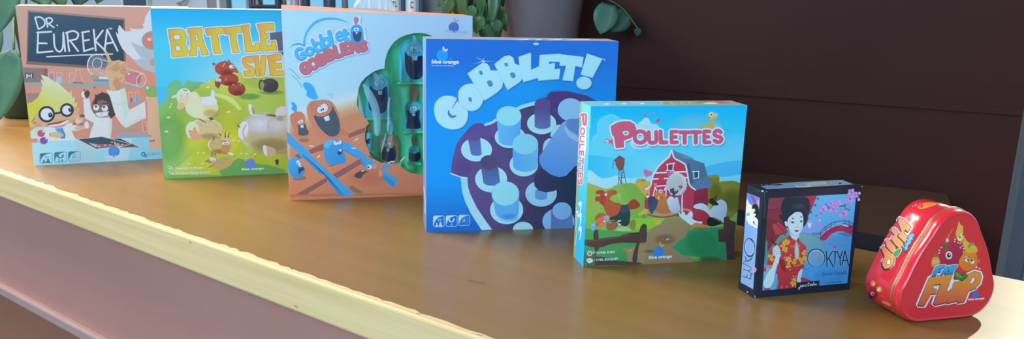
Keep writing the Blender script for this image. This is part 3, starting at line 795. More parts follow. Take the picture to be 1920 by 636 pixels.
# green flask figure on the right
a.p(E2, "1605,510 1760,510 1800,1200 1660,1200 1650,700", 'd0b29a'); a.p(E2, "1600,420 1640,395 1740,395 1750,510 1620,515 1602,470", '80ad74', True); a.e(E2, 1632, 412, 14, 18, 'e8f4ea', .4)
a.p(E3, "1500,-120 1660,-120 1680,412 1500,415 1520,395 1515,260", ('d4b49c', 'cfae92', 1500, 0, 1660, 0)); a.p(E3, "1490,395 1520,390 1520,415 1495,418", '8a7f92')
a.p(E3, "1530,300 1555,310 1588,295 1588,328 1560,318 1532,330", '8468ac'); a.s(E3, "1520,250 1548,258", 14, '9a8a80'); a.s(E3, "1545,190 1580,205", 5, 'c09c88')
# raised arm, tube and coat
a.glass(E2, "1010,5 930,60 915,150 945,235 1010,245 1180,285 1190,110", 'dce8ee', .22, True)
a.p(PX, [E2((1145, 435)), E2((1230, 452)), E2((1360, 410)), E2((1388, 520)), E2((1400, 640)), (243, 206), E2((1490, 636)), E2((1602, 572)), (274, 222), E3((1440, 60)), E3((1245, 160)), E3((1200, 122)), E3((1160, 70)), E3((1100, -20)), E2((1200, 620))], 'd3e8e2')
a.p(PX, [E2((1310, 430)), E2((1360, 410)), E2((1388, 520)), E2((1400, 640)), (243, 206), (235, 225), E3((1210, 115)), E3((1230, 40)), E2((1320, 560))], 'b8d6cb')
a.p(E3, "1205,120 1250,110 1495,10 1490,32 1245,162", 'b8d6cb'); a.s(E2, "1205,600 1300,610 1395,585", 5, 'a9c9bf')
a.p(E2, "1120,-15 1155,-15 1205,85 1290,80 1330,95 1372,100 1385,150 1372,200 1360,300 1340,352 1300,345 1308,432 1250,445 1185,430 1165,310 1128,235 1132,185 1165,110 1148,60", 'cbab8b', True)
a.p(E2, "1250,300 1308,330 1305,435 1260,440 1215,350", 'b9926f'); a.p(E2, "1200,190 1270,130 1300,160 1250,215", 'b99673', True); a.p(E2, "1300,210 1365,150 1370,230 1345,260", 'b99673', True)
for q in ("1255,218 1372,108", "1162,195 1290,105", "1160,150 1210,95", "1235,285 1300,310 1335,290"): a.s(E2, q, 6, '94745a', True)
a.s(E2, "1010,8 950,45 920,110 918,170 945,235 985,246", [8, 14, 12, 6], 'ecf5fa', True); a.ring(E2, 1032, 122, 56, 66, 7, 'd6e4ec', .2); a.s(E2, "1045,58 1170,102", 7, 'ecf5fa'); a.s(E2, "1055,228 1130,262", 6, 'e4eff4'); a.s(E2, "1010,8 1060,10 1100,30", 7, 'd6e4ec')
a.e(E2, 1445, 292, 88, 72, 'c06176', .3); a.p(E2, "1480,225 1550,260 1545,350 1490,360 1520,290", 'ae4c62', True); a.e(E2, 1408, 246, 12, 14, 'f0e0e4')
a.glass(E2, "1370,175 1570,240 1610,310 1540,405 1368,345", 'e8d4d4', .22); a.s(E2, "1372,175 1570,240", 7, 'f0e4e6'); a.s(E2, "1368,345 1540,402", 7, 'f0e4e6'); a.ring(E2, 1557, 322, 54, 82, 8, 'f3eaec', .22)
# middle scientist
a.p(PX, [E2((865, 545)), E2((940, 540)), E2((955, 660)), (183, 214), E3((880, 20)), E3((1000, 40)), E3((1075, 30)), E3((1082, 150)), E3((1066, 290)), E3((808, 290)), E3((830, 190)), E3((868, 100)), E3((770, 50)), E3((735, 10)), (158, 210)], 'd4eae0')
a.p(E3, "1040,40 1078,40 1082,150 1066,290 1040,290 1050,160", 'b9d6cb'); a.s(E3, "920,60 955,95 985,70", 5, 'b4d0c6')
a.e(E2, 890, 492, 48, 46, 'd6e0d8'); a.p(E2, "878,470 920,440 945,480 915,535 890,520", '504844', True); a.s(E2, "875,430 890,470", 10, '4a3c38'); a.s(E2, "940,455 1010,402", 8, 'd09a8c'); a.e(E2, 1000, 408, 16, 12, 'b0605a')
a.e(EC, 368, 385, 38, 38, '80655c'); a.p(EC, "340,365 345,345 372,334 392,340 398,352 412,400 418,415 400,430 385,400 395,372 370,360 352,365 345,385", '463f46')
for q in ("1005,-10 1000,-40 1020,-20", "1080,-40 1090,-70 1100,-42"): a.p(E2, [(x, y + 520) for x, y in P_(q)], '463f46')
a.e(EC, 348, 389, 11, 11, 'eaf3fa'); a.e(EC, 379, 392, 12, 11, 'eaf3fa'); a.e(EC, 347, 385, 4, 4, '2a2a30'); a.e(EC, 376, 387, 4, 4, '2a2a30')
a.p(EC, "345,408 370,405 394,402 388,418 365,424 350,420", 'eef5fa', ol=('5a4440', 1.5)); a.s(EC, "368,405 368,422", 1, '90807c'); a.s(EC, "335,372 350,374", 3, '332c30'); a.s(EC, "372,374 390,374", 3, '332c30')
# table
a.p(E3, "100,338 650,292 1510,270 1523,300 1523,412 1700,418 1720,560 140,625", ('9fd9fa', '80caf4', 100, 0, 1600, 0)); a.glass(E3, "700,300 1000,280 900,460 820,600 560,600", 'c4e8fb', .5)
a.p(E3, "1150,285 1320,280 1260,600 980,600", 'a9dcf6')
# blond scientist
a.p(E2, "185,600 260,580 320,530 372,440 360,392 385,412 356,308 396,332 358,256 430,275 545,352 540,322 620,402 705,478 720,438 738,535 768,518 760,600 792,580 790,700 700,760 500,800 250,860 205,840", ('d3e6b8', 'd0c648', 500, 330, 420, 600))
a.p(E3, "85,-10 190,0 200,120 105,155", 'c9c455')
a.p(PX, [(62, 221), (80, 206), (104, 212), (128, 200), (150, 205), E3((600, 80)), E3((520, 100)), E3((430, 130)), E3((310, 140)), E3((200, 110)), E3((120, 100))], 'cfa67f', True); a.e(E3, 160, 100, 26, 18, 'b58a70')
for cx_, cy_, r_ in ((169, 413, 30), (242, 398, 25)):
    a.e(EC, cx_, cy_, r_, r_, '2e3b4e'); a.e(EC, cx_, cy_, r_ - 8, r_ - 8, 'd2e9f9')
a.s(EC, "196,411 218,407", 7, '2e3b4e'); a.e(EC, 182, 416, 8, 9, '27323f'); a.e(EC, 254, 397, 7, 8, '27323f'); a.e(EC, 182, 413, 2, 2, 'e8f4fb'); a.e(EC, 255, 394, 2, 2, 'e8f4fb')
a.s(E3, "130,75 165,45", 9, '8a7040')
a.p(E3, "100,205 180,150 330,145 420,160 490,150 560,100 620,100 690,150 690,190 600,192 640,280 665,305 330,318 110,330", 'cde6dc'); a.p(E3, "100,210 180,150 320,150 250,200 200,280 110,280", 'bcdccd')
a.p(E3, "110,290 200,280 220,330 115,335", 'd88b7c')
a.p(E3, "402,165 490,158 525,240 520,285 470,290 440,225", '3f9fe0'); a.p(E3, "470,165 490,158 525,240 520,285 505,285 510,240", '2f7fc0')
a.p(E3, "315,112 400,92 500,72 560,55 545,95 440,128 330,140", '7a4c46', True); a.p(E3, "330,125 450,108 555,62 545,98 440,135 335,142", 'e8f3f9', True); a.p(E3, "345,108 400,98 470,85 450,98 380,110", 'a86a62', True)
a.p(E3, "335,222 430,205 495,240 440,282 345,255", 'd3b090', True); a.s(E3, "345,215 335,240 350,260", 7, 'a0806a', True)
a.p(E3, "640,170 660,140 740,140 750,170 690,185", 'cbb08e', True); a.e(E3, 690, 55, 44, 60, 'd9c9b4', .4); a.e(E3, 630, 112, 22, 16, 'b8636a'); a.e(E3, 715, 112, 28, 16, '8f6f92'); a.p(E3, "640,20 700,0 745,30 720,70 680,60", 'cbb08e', True); a.e(E3, 725, 15, 34, 20, '7a5a52'); a.p(E3, "755,100 790,85 805,150 760,165", 'd4e4e0', True)
a.glass(E3, "145,150 265,120 325,330 300,370 240,380 210,350", 'e4f2f8', .3); a.s(E3, "145,150 212,352 245,380 300,370 322,335 262,118", 7, 'e9f5fa'); a.e(E3, 235, 224, 44, 42, 'bb5372'); a.e(E3, 268, 310, 48, 42, '7553a4')
a.e(E3, 262, 200, 10, 14, 'f0dce6', .5); a.e(E3, 298, 285, 9, 14, 'e6dcf2', .4)
# papers, icons, marks
a.p(E3, "1075,287 1180,285 1412,392 1170,398 1240,362 1300,350", '3d5163', ol=(WH, 5)); a.p(E3, "1170,385 1370,380 1385,392 1200,396", 'b87a88')
a.p(E3, "675,295 960,264 1302,350 1240,366 895,407", '3d5163', ol=(WH, 5)); a.p(E3, "815,350 1100,360 1280,348 1235,362 900,396", '9a6a7c'); a.p(E3, "800,335 890,350 920,385 850,370", '9fb5a0')
for x, y in ((930, 382), (1000, 362), (1080, 328), (1060, 360), (1150, 348), (880, 378), (1200, 355)): a.e(E3, x, y, 12, 7, 'd6c4cc')
a.icons(E3, [(222, 462, 368, 580, -6), (394, 450, 540, 568, -6), (560, 442, 704, 558, -6)], '5b8fae', '3c6f92', '6+', '2-4', '15')
a.logo(E3, 1105, 440, 68, '4f8ed6', 'd0a27c', 990, 512, 1278, 502, 30, 'e6f2fb', 'x')
a.ring(E3, 1455, 472, 20, 20, 11, '2f5f8a'); a.ring(E3, 1482, 490, 14, 14, 9, '2f5f8a'); a.t(E3, 'ROBERTO F', 1510, 492, 1690, 482, 38, '6a9cbc', .005)
a.build('cover_print', B.root); eurB = B

# ====== sky blue and green box with the stacked sheep
S1, S2, S3, S4 = View(270, 0, 6.36), View(270, 90, 6.36), View(270, 170, 6.36), View(280, 240, 6.36)
B = game_box('blue and green game box with a tower of cartoon sheep on the cover', -0.6101, 1.4295, 0.3476, 0.2919, 0.2919, 0.06,
             card('sheep_lid_card', 'a9b48a'), card('tan_card', 'b7a98e'), 0.055)
a = B.front
def mix(c0, c1, t): t = min(1, max(0, t)); return [u + (v - u) * t for u, v in zip(c0, c1)]
sk0, sk1, sk2 = ink('14a8fb'), ink('46c2fc'), ink('8fd6f2')
def she_bg(px):
    c = mix(sk1, sk0, 1 - (px[1] - 15) / 60) if px[1] < 75 else sk1
    return mix(c, sk2, max(0, (px[0] - 330) / 120) * min(1, max(0, (px[1] - 70) / 70)))
a.field(she_bg, 24)
a.p(S2, "200,700 262,560 270,520 248,490 300,430 330,400 400,375 440,410 450,455 490,420 520,380 570,400 640,405 720,412 640,480 560,700", '6cb58a', True)
a.p(S3, "270,0 265,60 235,120 165,182 150,100 150,-30 230,-40", '3fb8f8', True)
a.p(S2, "500,640 600,500 700,430 800,380 900,345 1000,310 1120,275 1180,310 1240,345 1700,345 1760,1800 100,1800 100,700 170,690 300,650 400,640", ('b2ca58', '97c055', 600, 400, 1650, 600))
a.p(S3, "168,186 280,130 420,80 620,60 640,700 200,1100 120,1100", ('72b66a', '92c25c', 200, 300, 620, 300))
a.soft(S3, 640, 300, 420, 420, '9cc55a', .8); a.soft(S3, 980, 560, 330, 330, 'd2d838', .95); a.soft(S3, 620, 600, 260, 220, 'c6d848', .8); a.soft(S3, 1000, 300, 330, 260, 'b6ce4c', .7); a.soft(S4, 760, 420, 330, 200, 'c8d646', .85); a.soft(S4, 1450, 380, 280, 180, 'b8cc40', .8)
a.soft(S3, 300, 560, 240, 330, '78b96a', .8); a.soft(S2, 1400, 400, 260, 90, 'a9c85a', .8)
a.p(S4, "140,560 900,560 1620,520 1640,600 140,640", '6fb25c')
a.p(S3, "850,30 960,50 1080,110 1155,215 1130,232 1040,150 930,90 850,60", 'b9d884', True)
a.p(S4, "860,560 830,520 900,460 1000,400 1060,360 1130,380 1180,420 1420,440 1620,500 1640,560 900,585", '63a35a')
for V_, x, y in ((S2, 760, 470), (S3, 290, 320), (S3, 1005, 255), (S3, 265, 488), (S4, 580, 298), (S4, 650, 300), (S4, 470, 428), (S4, 630, 428), (S4, 1005, 148), (S4, 1070, 155), (S4, 1130, 178), (S4, 1162, 214), (S4, 1095, 306), (S4, 1160, 308), (S4, 1225, 342), (S4, 1258, 316)):
    a.e(V_, x, y, 24 if V_ is not S4 else 13, 9, 'dfeeb0'); a.e(V_, x + 8, y - 6, 12 if V_ is not S4 else 6, 6, 'e8f2cc')
# lettering
L_ = [("287,352 440,345 482,368 503,425 497,500 472,525 510,550 528,620 505,665 335,682 325,560 308,470", ["352,425 405,415 430,432 428,470 368,474", "372,548 420,543 440,572 432,604 386,608"]),
      ("520,340 688,328 696,402 684,408 735,580 752,600 768,650 690,656 682,610 660,546 628,552 625,662 538,668 545,605 560,590 546,406 528,396", ["612,415 632,412 646,486 620,488"]),
      ("732,343 938,325 945,400 876,405 905,590 922,636 838,642 825,595 800,410 755,426 742,402", []), ("950,330 1155,312 1168,386 1092,390 1115,560 1138,622 1058,628 1048,560 1020,402 970,410 960,388", []),
      ("1163,303 1258,295 1248,360 1285,552 1330,547 1325,512 1378,516 1382,606 1215,622 1205,560 1190,420", []), ("1345,290 1540,275 1550,362 1505,370 1498,352 1438,362 1445,405 1478,402 1484,458 1450,460 1462,547 1522,540 1515,495 1565,490 1582,597 1400,610 1395,540 1385,400", [])]
SH = [("1178,118 1215,103 1292,95 1300,180 1248,180 1230,158 1216,166 1222,190 1290,222 1326,262 1320,322 1280,342 1198,336 1188,275 1246,270 1262,290 1276,284 1258,260 1195,225 1172,180", []),
      ("1306,95 1365,92 1372,182 1390,182 1396,90 1452,85 1446,200 1440,330 1385,334 1384,242 1368,242 1376,336 1338,339 1330,250", []), ("1470,90 1625,74 1635,140 1560,150 1565,190 1640,182 1645,240 1560,245 1563,275 1660,268 1665,328 1502,330 1495,250 1485,180", [])]
a.p(S1, "1500,395 1700,370 1700,610 1590,605 1575,480 1510,485", '56687c'); a.p(S1, "1440,650 1700,610 1700,660 1440,660", '56687c')
for V_, LL in ((S1, L_), (S2, SH)):
    for q, hs in LL:
        pts = P_(q); a.add([r for r in a.ribbons([V_(p) for p in pts + pts[:1]], 36 / V_.k)] + [[V_(p) for p in pts]], a.colfn(V_, 'd9ebf6'))
for V_, LL in ((S1, L_), (S2, SH)):
    for q, hs in LL:
        pts = P_(q); x0 = min(p[0] for p in pts); y0 = min(p[1] for p in pts)
        a.p(V_, q, ('d2a04e', 'd0c440', x0, y0 + 80, x0 + 150, y0 + 150), ol=('5b564e', 4))
        for h_ in hs: a.p(V_, h_, 'dfeef8', ol=('5b564e', 4))
# the red pile, black sheep
a.p(S2, "810,185 840,175 855,200 830,210", '9c5560', True); a.soft(S2, 1260, 580, 150, 46, '62a456', .9)
for cx_, cy_, rx, ry, c_ in ((1105, 490, 104, 80, '8c4436'), (1010, 375, 118, 76, '9a4636'), (965, 245, 122, 88, 'a34e42')):
    a.e(S2, cx_, cy_, rx, ry, c_); a.soft(S2, cx_ - 20, cy_ - 30, rx * .7, ry * .6, 'bb6a5a', .6); a.soft(S2, cx_ + 20, cy_ + 50, rx * .8, ry * .5, '703428', .5)
a.p(S2, "1020,200 1080,220 1120,270 1115,300 1050,270 1020,240", '9a5a44', True); a.e(S2, 1045, 222, 32, 22, 'c8dce8'); a.e(S2, 1062, 222, 9, 9, '443030'); a.s(S2, "1005,138 1022,165", 9, '4a3a3a'); a.s(S2, "962,150 980,185", 8, '5a3a38'); a.s(S2, "940,220 970,175", 12, 'd49a90')
a.p(S2, "850,370 920,380 915,430 885,480 850,440", '8c4a3c', True); a.e(S2, 868, 382, 18, 18, 'd6e4ea'); a.e(S2, 903, 386, 18, 20, 'd6e4ea'); a.e(S2, 866, 384, 6, 6, '333'*2); a.e(S2, 900, 390, 6, 6, '333333'); a.s(S2, "885,430 845,450", 9, '6a5a40'); a.s(S2, "895,430 885,478", 10, '5a4a3a')
for x, y in ((1065, 298), (1150, 440), (1065, 438), (975, 378)): a.e(S2, x, y, 9, 7, 'e0a89c')
a.soft(S2, 1520, 530, 170, 34, '6a9a50', .8); a.e(S2, 1500, 448, 104, 84, '3a3d46'); a.e(S2, 1402, 438, 36, 62, '3a3b3c'); a.e(S2, 1408, 445, 26, 50, '8b9566'); a.s(S2, "1440,420 1465,450", 9, '6a7078'); a.soft(S2, 1500, 400, 70, 40, '5a616c', .7)
# sheep tower
a.e(S4, 878, 420, 128, 70, 'b5a468', -.35); a.soft(S4, 860, 390, 90, 40, 'cdbf84', .6, -.35); a.p(S4, "905,300 960,290 1005,305 990,330 940,312", 'e4ecd8', True); a.p(S4, "660,400 700,375 745,385 735,420 690,410", '9c8250', True); a.p(S4, "700,465 760,430 780,445 730,472", 'a8905a', True)
a.p(S4, "735,300 790,290 800,400 745,410", 'b09a5c', True); a.e(S4, 745, 375, 24, 24, 'd3e0ee'); a.e(S4, 772, 378, 22, 22, 'd3e0ee'); a.e(S4, 750, 384, 6, 6, '33383c'); a.e(S4, 772, 388, 6, 6, '33383c'); a.s(S4, "748,280 748,325", 9, '6a5a3c'); a.s(S4, "780,285 785,320", 9, '6a5a3c')
a.e(S4, 840, 200, 142, 108, 'eef2d8'); a.e(S4, 846, 204, 136, 104, 'b9ab6e'); a.soft(S4, 800, 150, 110, 60, 'cfc588', .7); a.soft(S4, 830, 280, 110, 36, '8f7f48', .6); a.e(S4, 915, 110, 62, 42, 'c6b97c'); a.p(S4, "870,200 960,200 945,290 900,312 860,270", 'bb8a58', True)
a.e(S4, 892, 182, 24, 20, 'dbe6f0'); a.e(S4, 932, 180, 22, 22, 'dbe6f0'); a.e(S4, 902, 186, 7, 7, '34383c'); a.e(S4, 928, 186, 7, 7, '34383c'); a.s(S4, "870,165 910,158", 8, '6a5a38'); a.s(S4, "905,50 905,110", [5, 16], '4a4238'); a.s(S4, "955,55 940,108", [5, 15], '4a4238'); a.s(S4, "880,305 915,300", 8, '7a4a3a')
a.e(S3, 730, 455, 208, 122, 'e6ecd0'); a.e(S3, 735, 460, 204, 118, 'c2b98a'); a.soft(S3, 760, 400, 150, 50, 'dcd8b4', .6); a.soft(S3, 780, 545, 140, 46, '9a9060', .6); a.e(S3, 575, 470, 78, 104, 'd9dcb4'); a.p(S3, "540,500 600,440 650,520 660,575 620,592 570,580", 'c79f7e', True); a.s(S3, "530,492 580,450", 7, '5a5a50'); a.e(S3, 570, 462, 18, 13, 'cfe0ec'); a.s(S3, "605,430 632,500", 8, 'b09878')
a.s(S3, "645,330 735,378", [14, 8], '4f4c40'); a.p(S3, "758,305 790,298 830,345 795,358", '54504a'); a.s(S3, "835,545 830,590", 10, '4f4c40'); a.s(S3, "895,510 920,540", 10, '4f4c40')
a.e(S3, 690, 205, 196, 132, 'eff5e8'); a.e(S3, 694, 210, 188, 126, 'cfd0a0'); a.p(S3, "690,100 760,68 830,75 872,130 840,165 700,165", 'e2edf6', True); a.soft(S3, 800, 270, 110, 60, 'b4b070', .7); a.p(S3, "640,30 690,160 700,300 600,300 500,200 480,100 560,20", 'd7dfb4', True); a.p(S3, "800,90 800,20 820,-10 845,20 840,90", 'e6eef0', True)
a.e(S3, 480, 70, 95, 100, 'dfe6bc'); a.p(S3, "430,80 540,60 500,180 440,220 395,215 400,150", 'd3caa4', True); a.p(S3, "405,150 470,150 490,190 440,225 395,215", 'd2b498', True); a.p(S3, "325,88 360,50 410,60 380,82", 'c8dcb4', True); a.s(S3, "560,-12 620,-30 655,-38", 12, '8a9078'); a.s(S3, "425,60 455,50", 7, '76784c'); a.s(S3, "470,-8 510,0", 9, '76784c'); a.e(S3, 445, 62, 18, 12, 'c8dce8'); a.e(S3, 512, 40, 20, 16, 'c4dcec'); a.e(S3, 515, 42, 7, 7, '3a3d40'); a.e(S3, 445, 64, 6, 6, '3a3d40')
for x, y in ((325, 160), (308, 200), (318, 185)): a.e(S3, x, y, 8, 9, 'e4f0d4')
# the big sheep cut by the right side
a.p(S4, "1490,250 1700,250 1700,320 1530,310", '9c9a68'); a.e(S3, 1470, 500, 345, 225, 'bcbd98'); a.e(S4, 1470, 130, 300, 170, 'b2ae82'); a.soft(S3, 1400, 400, 260, 160, 'dfe8ee', 1); a.soft(S3, 1600, 420, 180, 130, 'd0d8da', .9); a.soft(S4, 1450, 210, 280, 110, '948f62', .7)
a.e(S3, 1185, 470, 60, 110, 'd4e0e8', .2); a.s(S3, "1215,410 1180,500 1225,610", 14, 'a9a890', True); a.s(S3, "1455,300 1490,400 1450,500", 10, 'b4b8a8', True)
a.p(S3, "1245,165 1262,158 1300,190 1330,240 1340,290 1420,300 1290,295 1250,240", 'dfe8dc', True); a.p(S3, "1285,190 1320,225 1325,285 1295,270", '8f9876', True); a.p(S3, "1450,292 1520,282 1600,300 1540,312", '69644e', True); a.e(S3, 1640, 250, 80, 60, 'c4cdd2', -.5); a.e(S3, 1625, 330, 40, 32, '9a9c98')
a.s(S3, "1105,400 1135,435", [5, 16], '4a4a48'); a.p(S4, "1360,210 1400,215 1500,250 1500,320 1420,345 1380,330 1355,260", 'b7ae86', True); a.p(S4, "1355,215 1390,210 1400,270 1400,335 1365,300", 'e3ebee', True); a.p(S4, "1500,385 1540,380 1538,435 1515,438", '44444c', True)
a.ring(S4, 240, 472, 18, 15, 7, WH); a.ring(S4, 265, 490, 17, 15, 7, WH); a.s(S4, "232,516 285,552", [5, 13], WH)
a.t(S4, 'Francesco Rotta', 315, 496, 648, 484, 28, WH, .02); a.t(S4, 'Andrea Femerstrand', 318, 554, 725, 538, 28, WH, .02)
a.logo(S4, 1205, 428, 60, '5f86d2', 'd89a4c', 1100, 504, 1365, 492, 26, WH, None, .3, -1.0)
a.build('cover_print', B.root)
a = B.top; a.field(lambda px: ink('cfc4b2'), 2); a.build('top_print', B.root)
# ====== white and orange box with the window
G1, G2, G3, G4, G5, G6 = View(520, 10, 6.36), View(520, 100, 6.36), View(520, 190, 6.36), View(520, 280, 6.36), View(660, 50, 5.3), View(660, 160, 3.53)
gw, gh, gd, gtl, gtr = 0.2964, 0.2973, 0.086, 0.0022, -0.0038
B = game_box('white and orange game box with a clear window onto blue pieces in a green tray', -0.3562, 1.3012, 0.2692, gw, gh, gd, None, None, 0.05, gtl, gtr, hollow=True)
M_or = card('orange_card', 'c98f78'); M_grn = material('green_vacuum_tray', ink('52e0a4'), 0.35, 0.5)
X, Y = gw / 2, gd / 2
a = B.front
hole_px = [V_(p) for V_, q in ((G5, "800,95 740,70 680,62 610,66 540,82 470,112 420,150 380,200 350,260 330,330 325,380 322,418"), (G2, "1275,180 1230,188 1170,208 1110,245 1050,290 1010,335 985,370 970,420 960,480 950,560 948,620"),
     (G3, "952,40 965,85 1000,150 1035,195 1062,215 1095,262 1062,300 1046,370 1045,450 1062,530 1085,575 1112,612"), (G4, "1085,10 1110,70 1165,125 1240,160 1330,168 1462,180 1490,220 1530,250 1600,285 1690,296 1760,298"), (PX, "815,326 845,310 864,280 868,220 866,160 858,110 835,82")) for p in P_(q)]
hole2 = [a.to2(p) for p in hole_px]
# carton shell
bm = bmesh.new()
c = {}
for sx in (0, 1):
    for sy in (0, 1):
        c[sx, sy, 0] = bm.verts.new((-X + sx * gw, -Y + sy * gd, 0))
        dz = (gtl, gtr)[sx] if sy == 0 else (0.0065, -0.004)[sx]
        c[sx, sy, 1] = bm.verts.new((-X + sx * gw, -Y + sy * gd, gh + dz))
bm.faces.new([c[0, 1, 0], c[0, 1, 1], c[1, 1, 1], c[1, 1, 0]]); bm.faces.new([c[0, 0, 0], c[0, 0, 1], c[0, 1, 1], c[0, 1, 0]][::-1])
bm.faces.new([c[1, 0, 0], c[1, 1, 0], c[1, 1, 1], c[1, 0, 1]]); bm.faces.new([c[0, 0, 1], c[1, 0, 1], c[1, 1, 1], c[0, 1, 1]]); bm.faces.new([c[0, 0, 0], c[0, 1, 0], c[1, 1, 0], c[1, 0, 0]])
vs, es, fs, *_ = delaunay_2d_cdt([Vector(q) for q in a.quad] + [Vector(h) for h in hole2], [(i, (i + 1) % 4) for i in range(4)] + [(4 + i, 4 + (i + 1) % len(hole2)) for i in range(len(hole2))], [], 0, 1e-7)
def in_hole(p):
    r = False
    for i in range(len(hole2)):
        q0, q1 = hole2[i], hole2[(i + 1) % len(hole2)]
        if (q0[1] > p[1]) != (q1[1] > p[1]) and p[0] < (q1[0] - q0[0]) * (p[1] - q0[1]) / (q1[1] - q0[1]) + q0[0]: r = not r
    return r
fv = [bm.verts.new((-X + v[0], -Y, v[1])) for v in vs]
for f in fs:
    cc = [sum(vs[i][k] for i in f) / len(f) for k in (0, 1)]
    if not in_hole(cc): bm.faces.new([fv[i] for i in f])
bmesh.ops.remove_doubles(bm, verts=bm.verts[:], dist=1e-6); bmesh.ops.recalc_face_normals(bm, faces=bm.faces[:])
link('carton', bm, M_or, B.root)
# tray: flared wall behind the window, backing sheet
TD = 0.020
bm = bmesh.new(); hx = sum(h[0] for h in hole2) / len(hole2); hy = sum(h[1] for h in hole2) / len(hole2)
ra = [bm.verts.new((-X + h[0], -Y + 0.0012, h[1])) for h in hole2]; rb = [bm.verts.new((-X + h[0] + (hx - h[0]) * .03, -Y + TD, h[1] + (hy - h[1]) * .03)) for h in hole2]
for i in range(len(ra)): bm.faces.new((ra[i], ra[(i + 1) % len(ra)], rb[(i + 1) % len(ra)], rb[i]))
bm.faces.new(rb)
tray = link('tray', bm, M_grn, B.root)
gw_pts = ink('a8dcff'), ink('a6c8f2'), ink('dcd8d8'), ink('d2a878'), ink('cf8868'), ink('c87e5e')
def gob_bg(px):
    s_ = px[1] + (px[0] - 535) * 0.30                      # the horizon glow climbs to the right
    c = mix(gw_pts[0], gw_pts[1], (px[0] - 540) / 320)
    if s_ < 205: return c
    if s_ < 222: return mix(c, gw_pts[2], (s_ - 205) / 17)
    if s_ < 240: return mix(gw_pts[2], gw_pts[3], (s_ - 222) / 18)
    return mix(gw_pts[3], mix(gw_pts[4], gw_pts[5], (px[1] - 280) / 80), (s_ - 240) / 16)
a.field(gob_bg, 60, hole2)
# swoosh and lettering
a.s(G1, "150,510 185,475 240,462 290,468 325,490", [4, 24, 14], '3f9fd8', True); a.s(G1, "322,488 330,400 370,300 450,210 560,166 680,160 780,182 848,212", [28, 36, 30, 4], '49aeea', True); a.s(G1, "335,440 350,370 385,300 455,225", [8, 10, 6], '86d2fa', True)
gl_ = [('G', 262, 655, -30, 100, 125, 36), ('o', 362, 600, -24, 80, 128, 34), ('b', 462, 552, -22, 92, 150, 36), ('b', 552, 500, -20, 92, 150, 36), ('l', 632, 462, -14, 40, 150, 44), ('e', 705, 420, -8, 90, 150, 26), ('t', 782, 412, -5, 64, 120, 42)]
gb_ = [('G', 318, 822, -30, 100, 112, 48), ('O', 408, 765, -28, 92, 105, 48), ('B', 510, 710, -26, 82, 105, 46), ('B', 600, 655, -22, 84, 108, 46), ('L', 706, 612, -16, 62, 122, 50), ('E', 780, 580, -13, 80, 112, 46), ('R', 880, 558, -8, 84, 110, 46), ('S', 975, 538, -4, 86, 104, 46)]
hp = "885,440 872,330 880,250 905,222 900,170 925,130 975,120 1000,150 992,215 1040,270 1050,330 1060,430"
a.word(G1, [(c_, x + 10, y + 12, *r_) for c_, x, y, *r_ in gl_ + gb_], 48, '86b2dc', halo=[('86b2dc', 22)]); a.p(G1, [(x + 12, y + 10) for x, y in P_(hp)], '86b2dc', True)
a.word(G1, gl_ + gb_, 48, 'd6ecfc', halo=[('d6ecfc', 20)]); a.p(G1, hp, 'd6ecfc', True)
a.word(G1, gl_, 48, '48b6f0', halo=[('2878ae', 4, (3, 4))]); a.word(G1, gb_, 48, 'bb7080', halo=[('8e5870', 3, (4, 4))])
a.p(G1, "880,430 872,330 880,270 905,240 950,230 995,245 1020,300 1028,420 980,440 930,445", '389fdc', True); a.p(G1, "912,190 915,150 940,135 965,150 968,185 945,230 932,232", 'b87a94', True)
a.e(G1, 932, 288, 22, 20, 'e6f2fa'); a.e(G1, 952, 285, 22, 20, 'e6f2fa'); a.e(G1, 936, 288, 6, 7, '2a3a50'); a.e(G1, 948, 287, 6, 7, '2a3a50'); a.p(G1, "900,318 950,325 1000,318 998,400 970,432 930,425 908,390", '3c5268', True); a.p(G1, "932,320 955,320 955,340 935,340", 'e6f2fa')
a.t(G1, 'TM', 835, 292, 858, 300, 14, '7fa8cc')
G8 = View(500, 0, 4.174); a.logo(G8, 1465, 214, 41, '4f72bc', 'c09a96', 1396, 254, 1572, 262, 26, 'a4b4d0', None, .3, -1.0); a.t(G8, 'Hot Games! Cool Planet', 1420, 276, 1530, 280, 8, 'a4b8d8')
# motion marks
for q, wd in (("138,178 190,215 270,302", 9), ("170,262 230,310 298,410", 9), ("622,480 645,485 665,505", 6), ("600,492 630,500 660,535", 6)): a.s(G2, q, wd, '8fa6b8', True)
a.p(G2, "305,370 340,345 390,358 440,410 462,470 485,535 440,552 380,530 345,500 350,460 320,410", '3fa8f2', True); a.p(G3, "165,15 200,15 232,60 235,110 228,135 200,125 165,85 178,60", '469fdf', True)
a.s(G3, "105,215 115,240", 4, 'a8b8c8'); a.s(G3, "122,205 125,225", 4, 'a8b8c8')
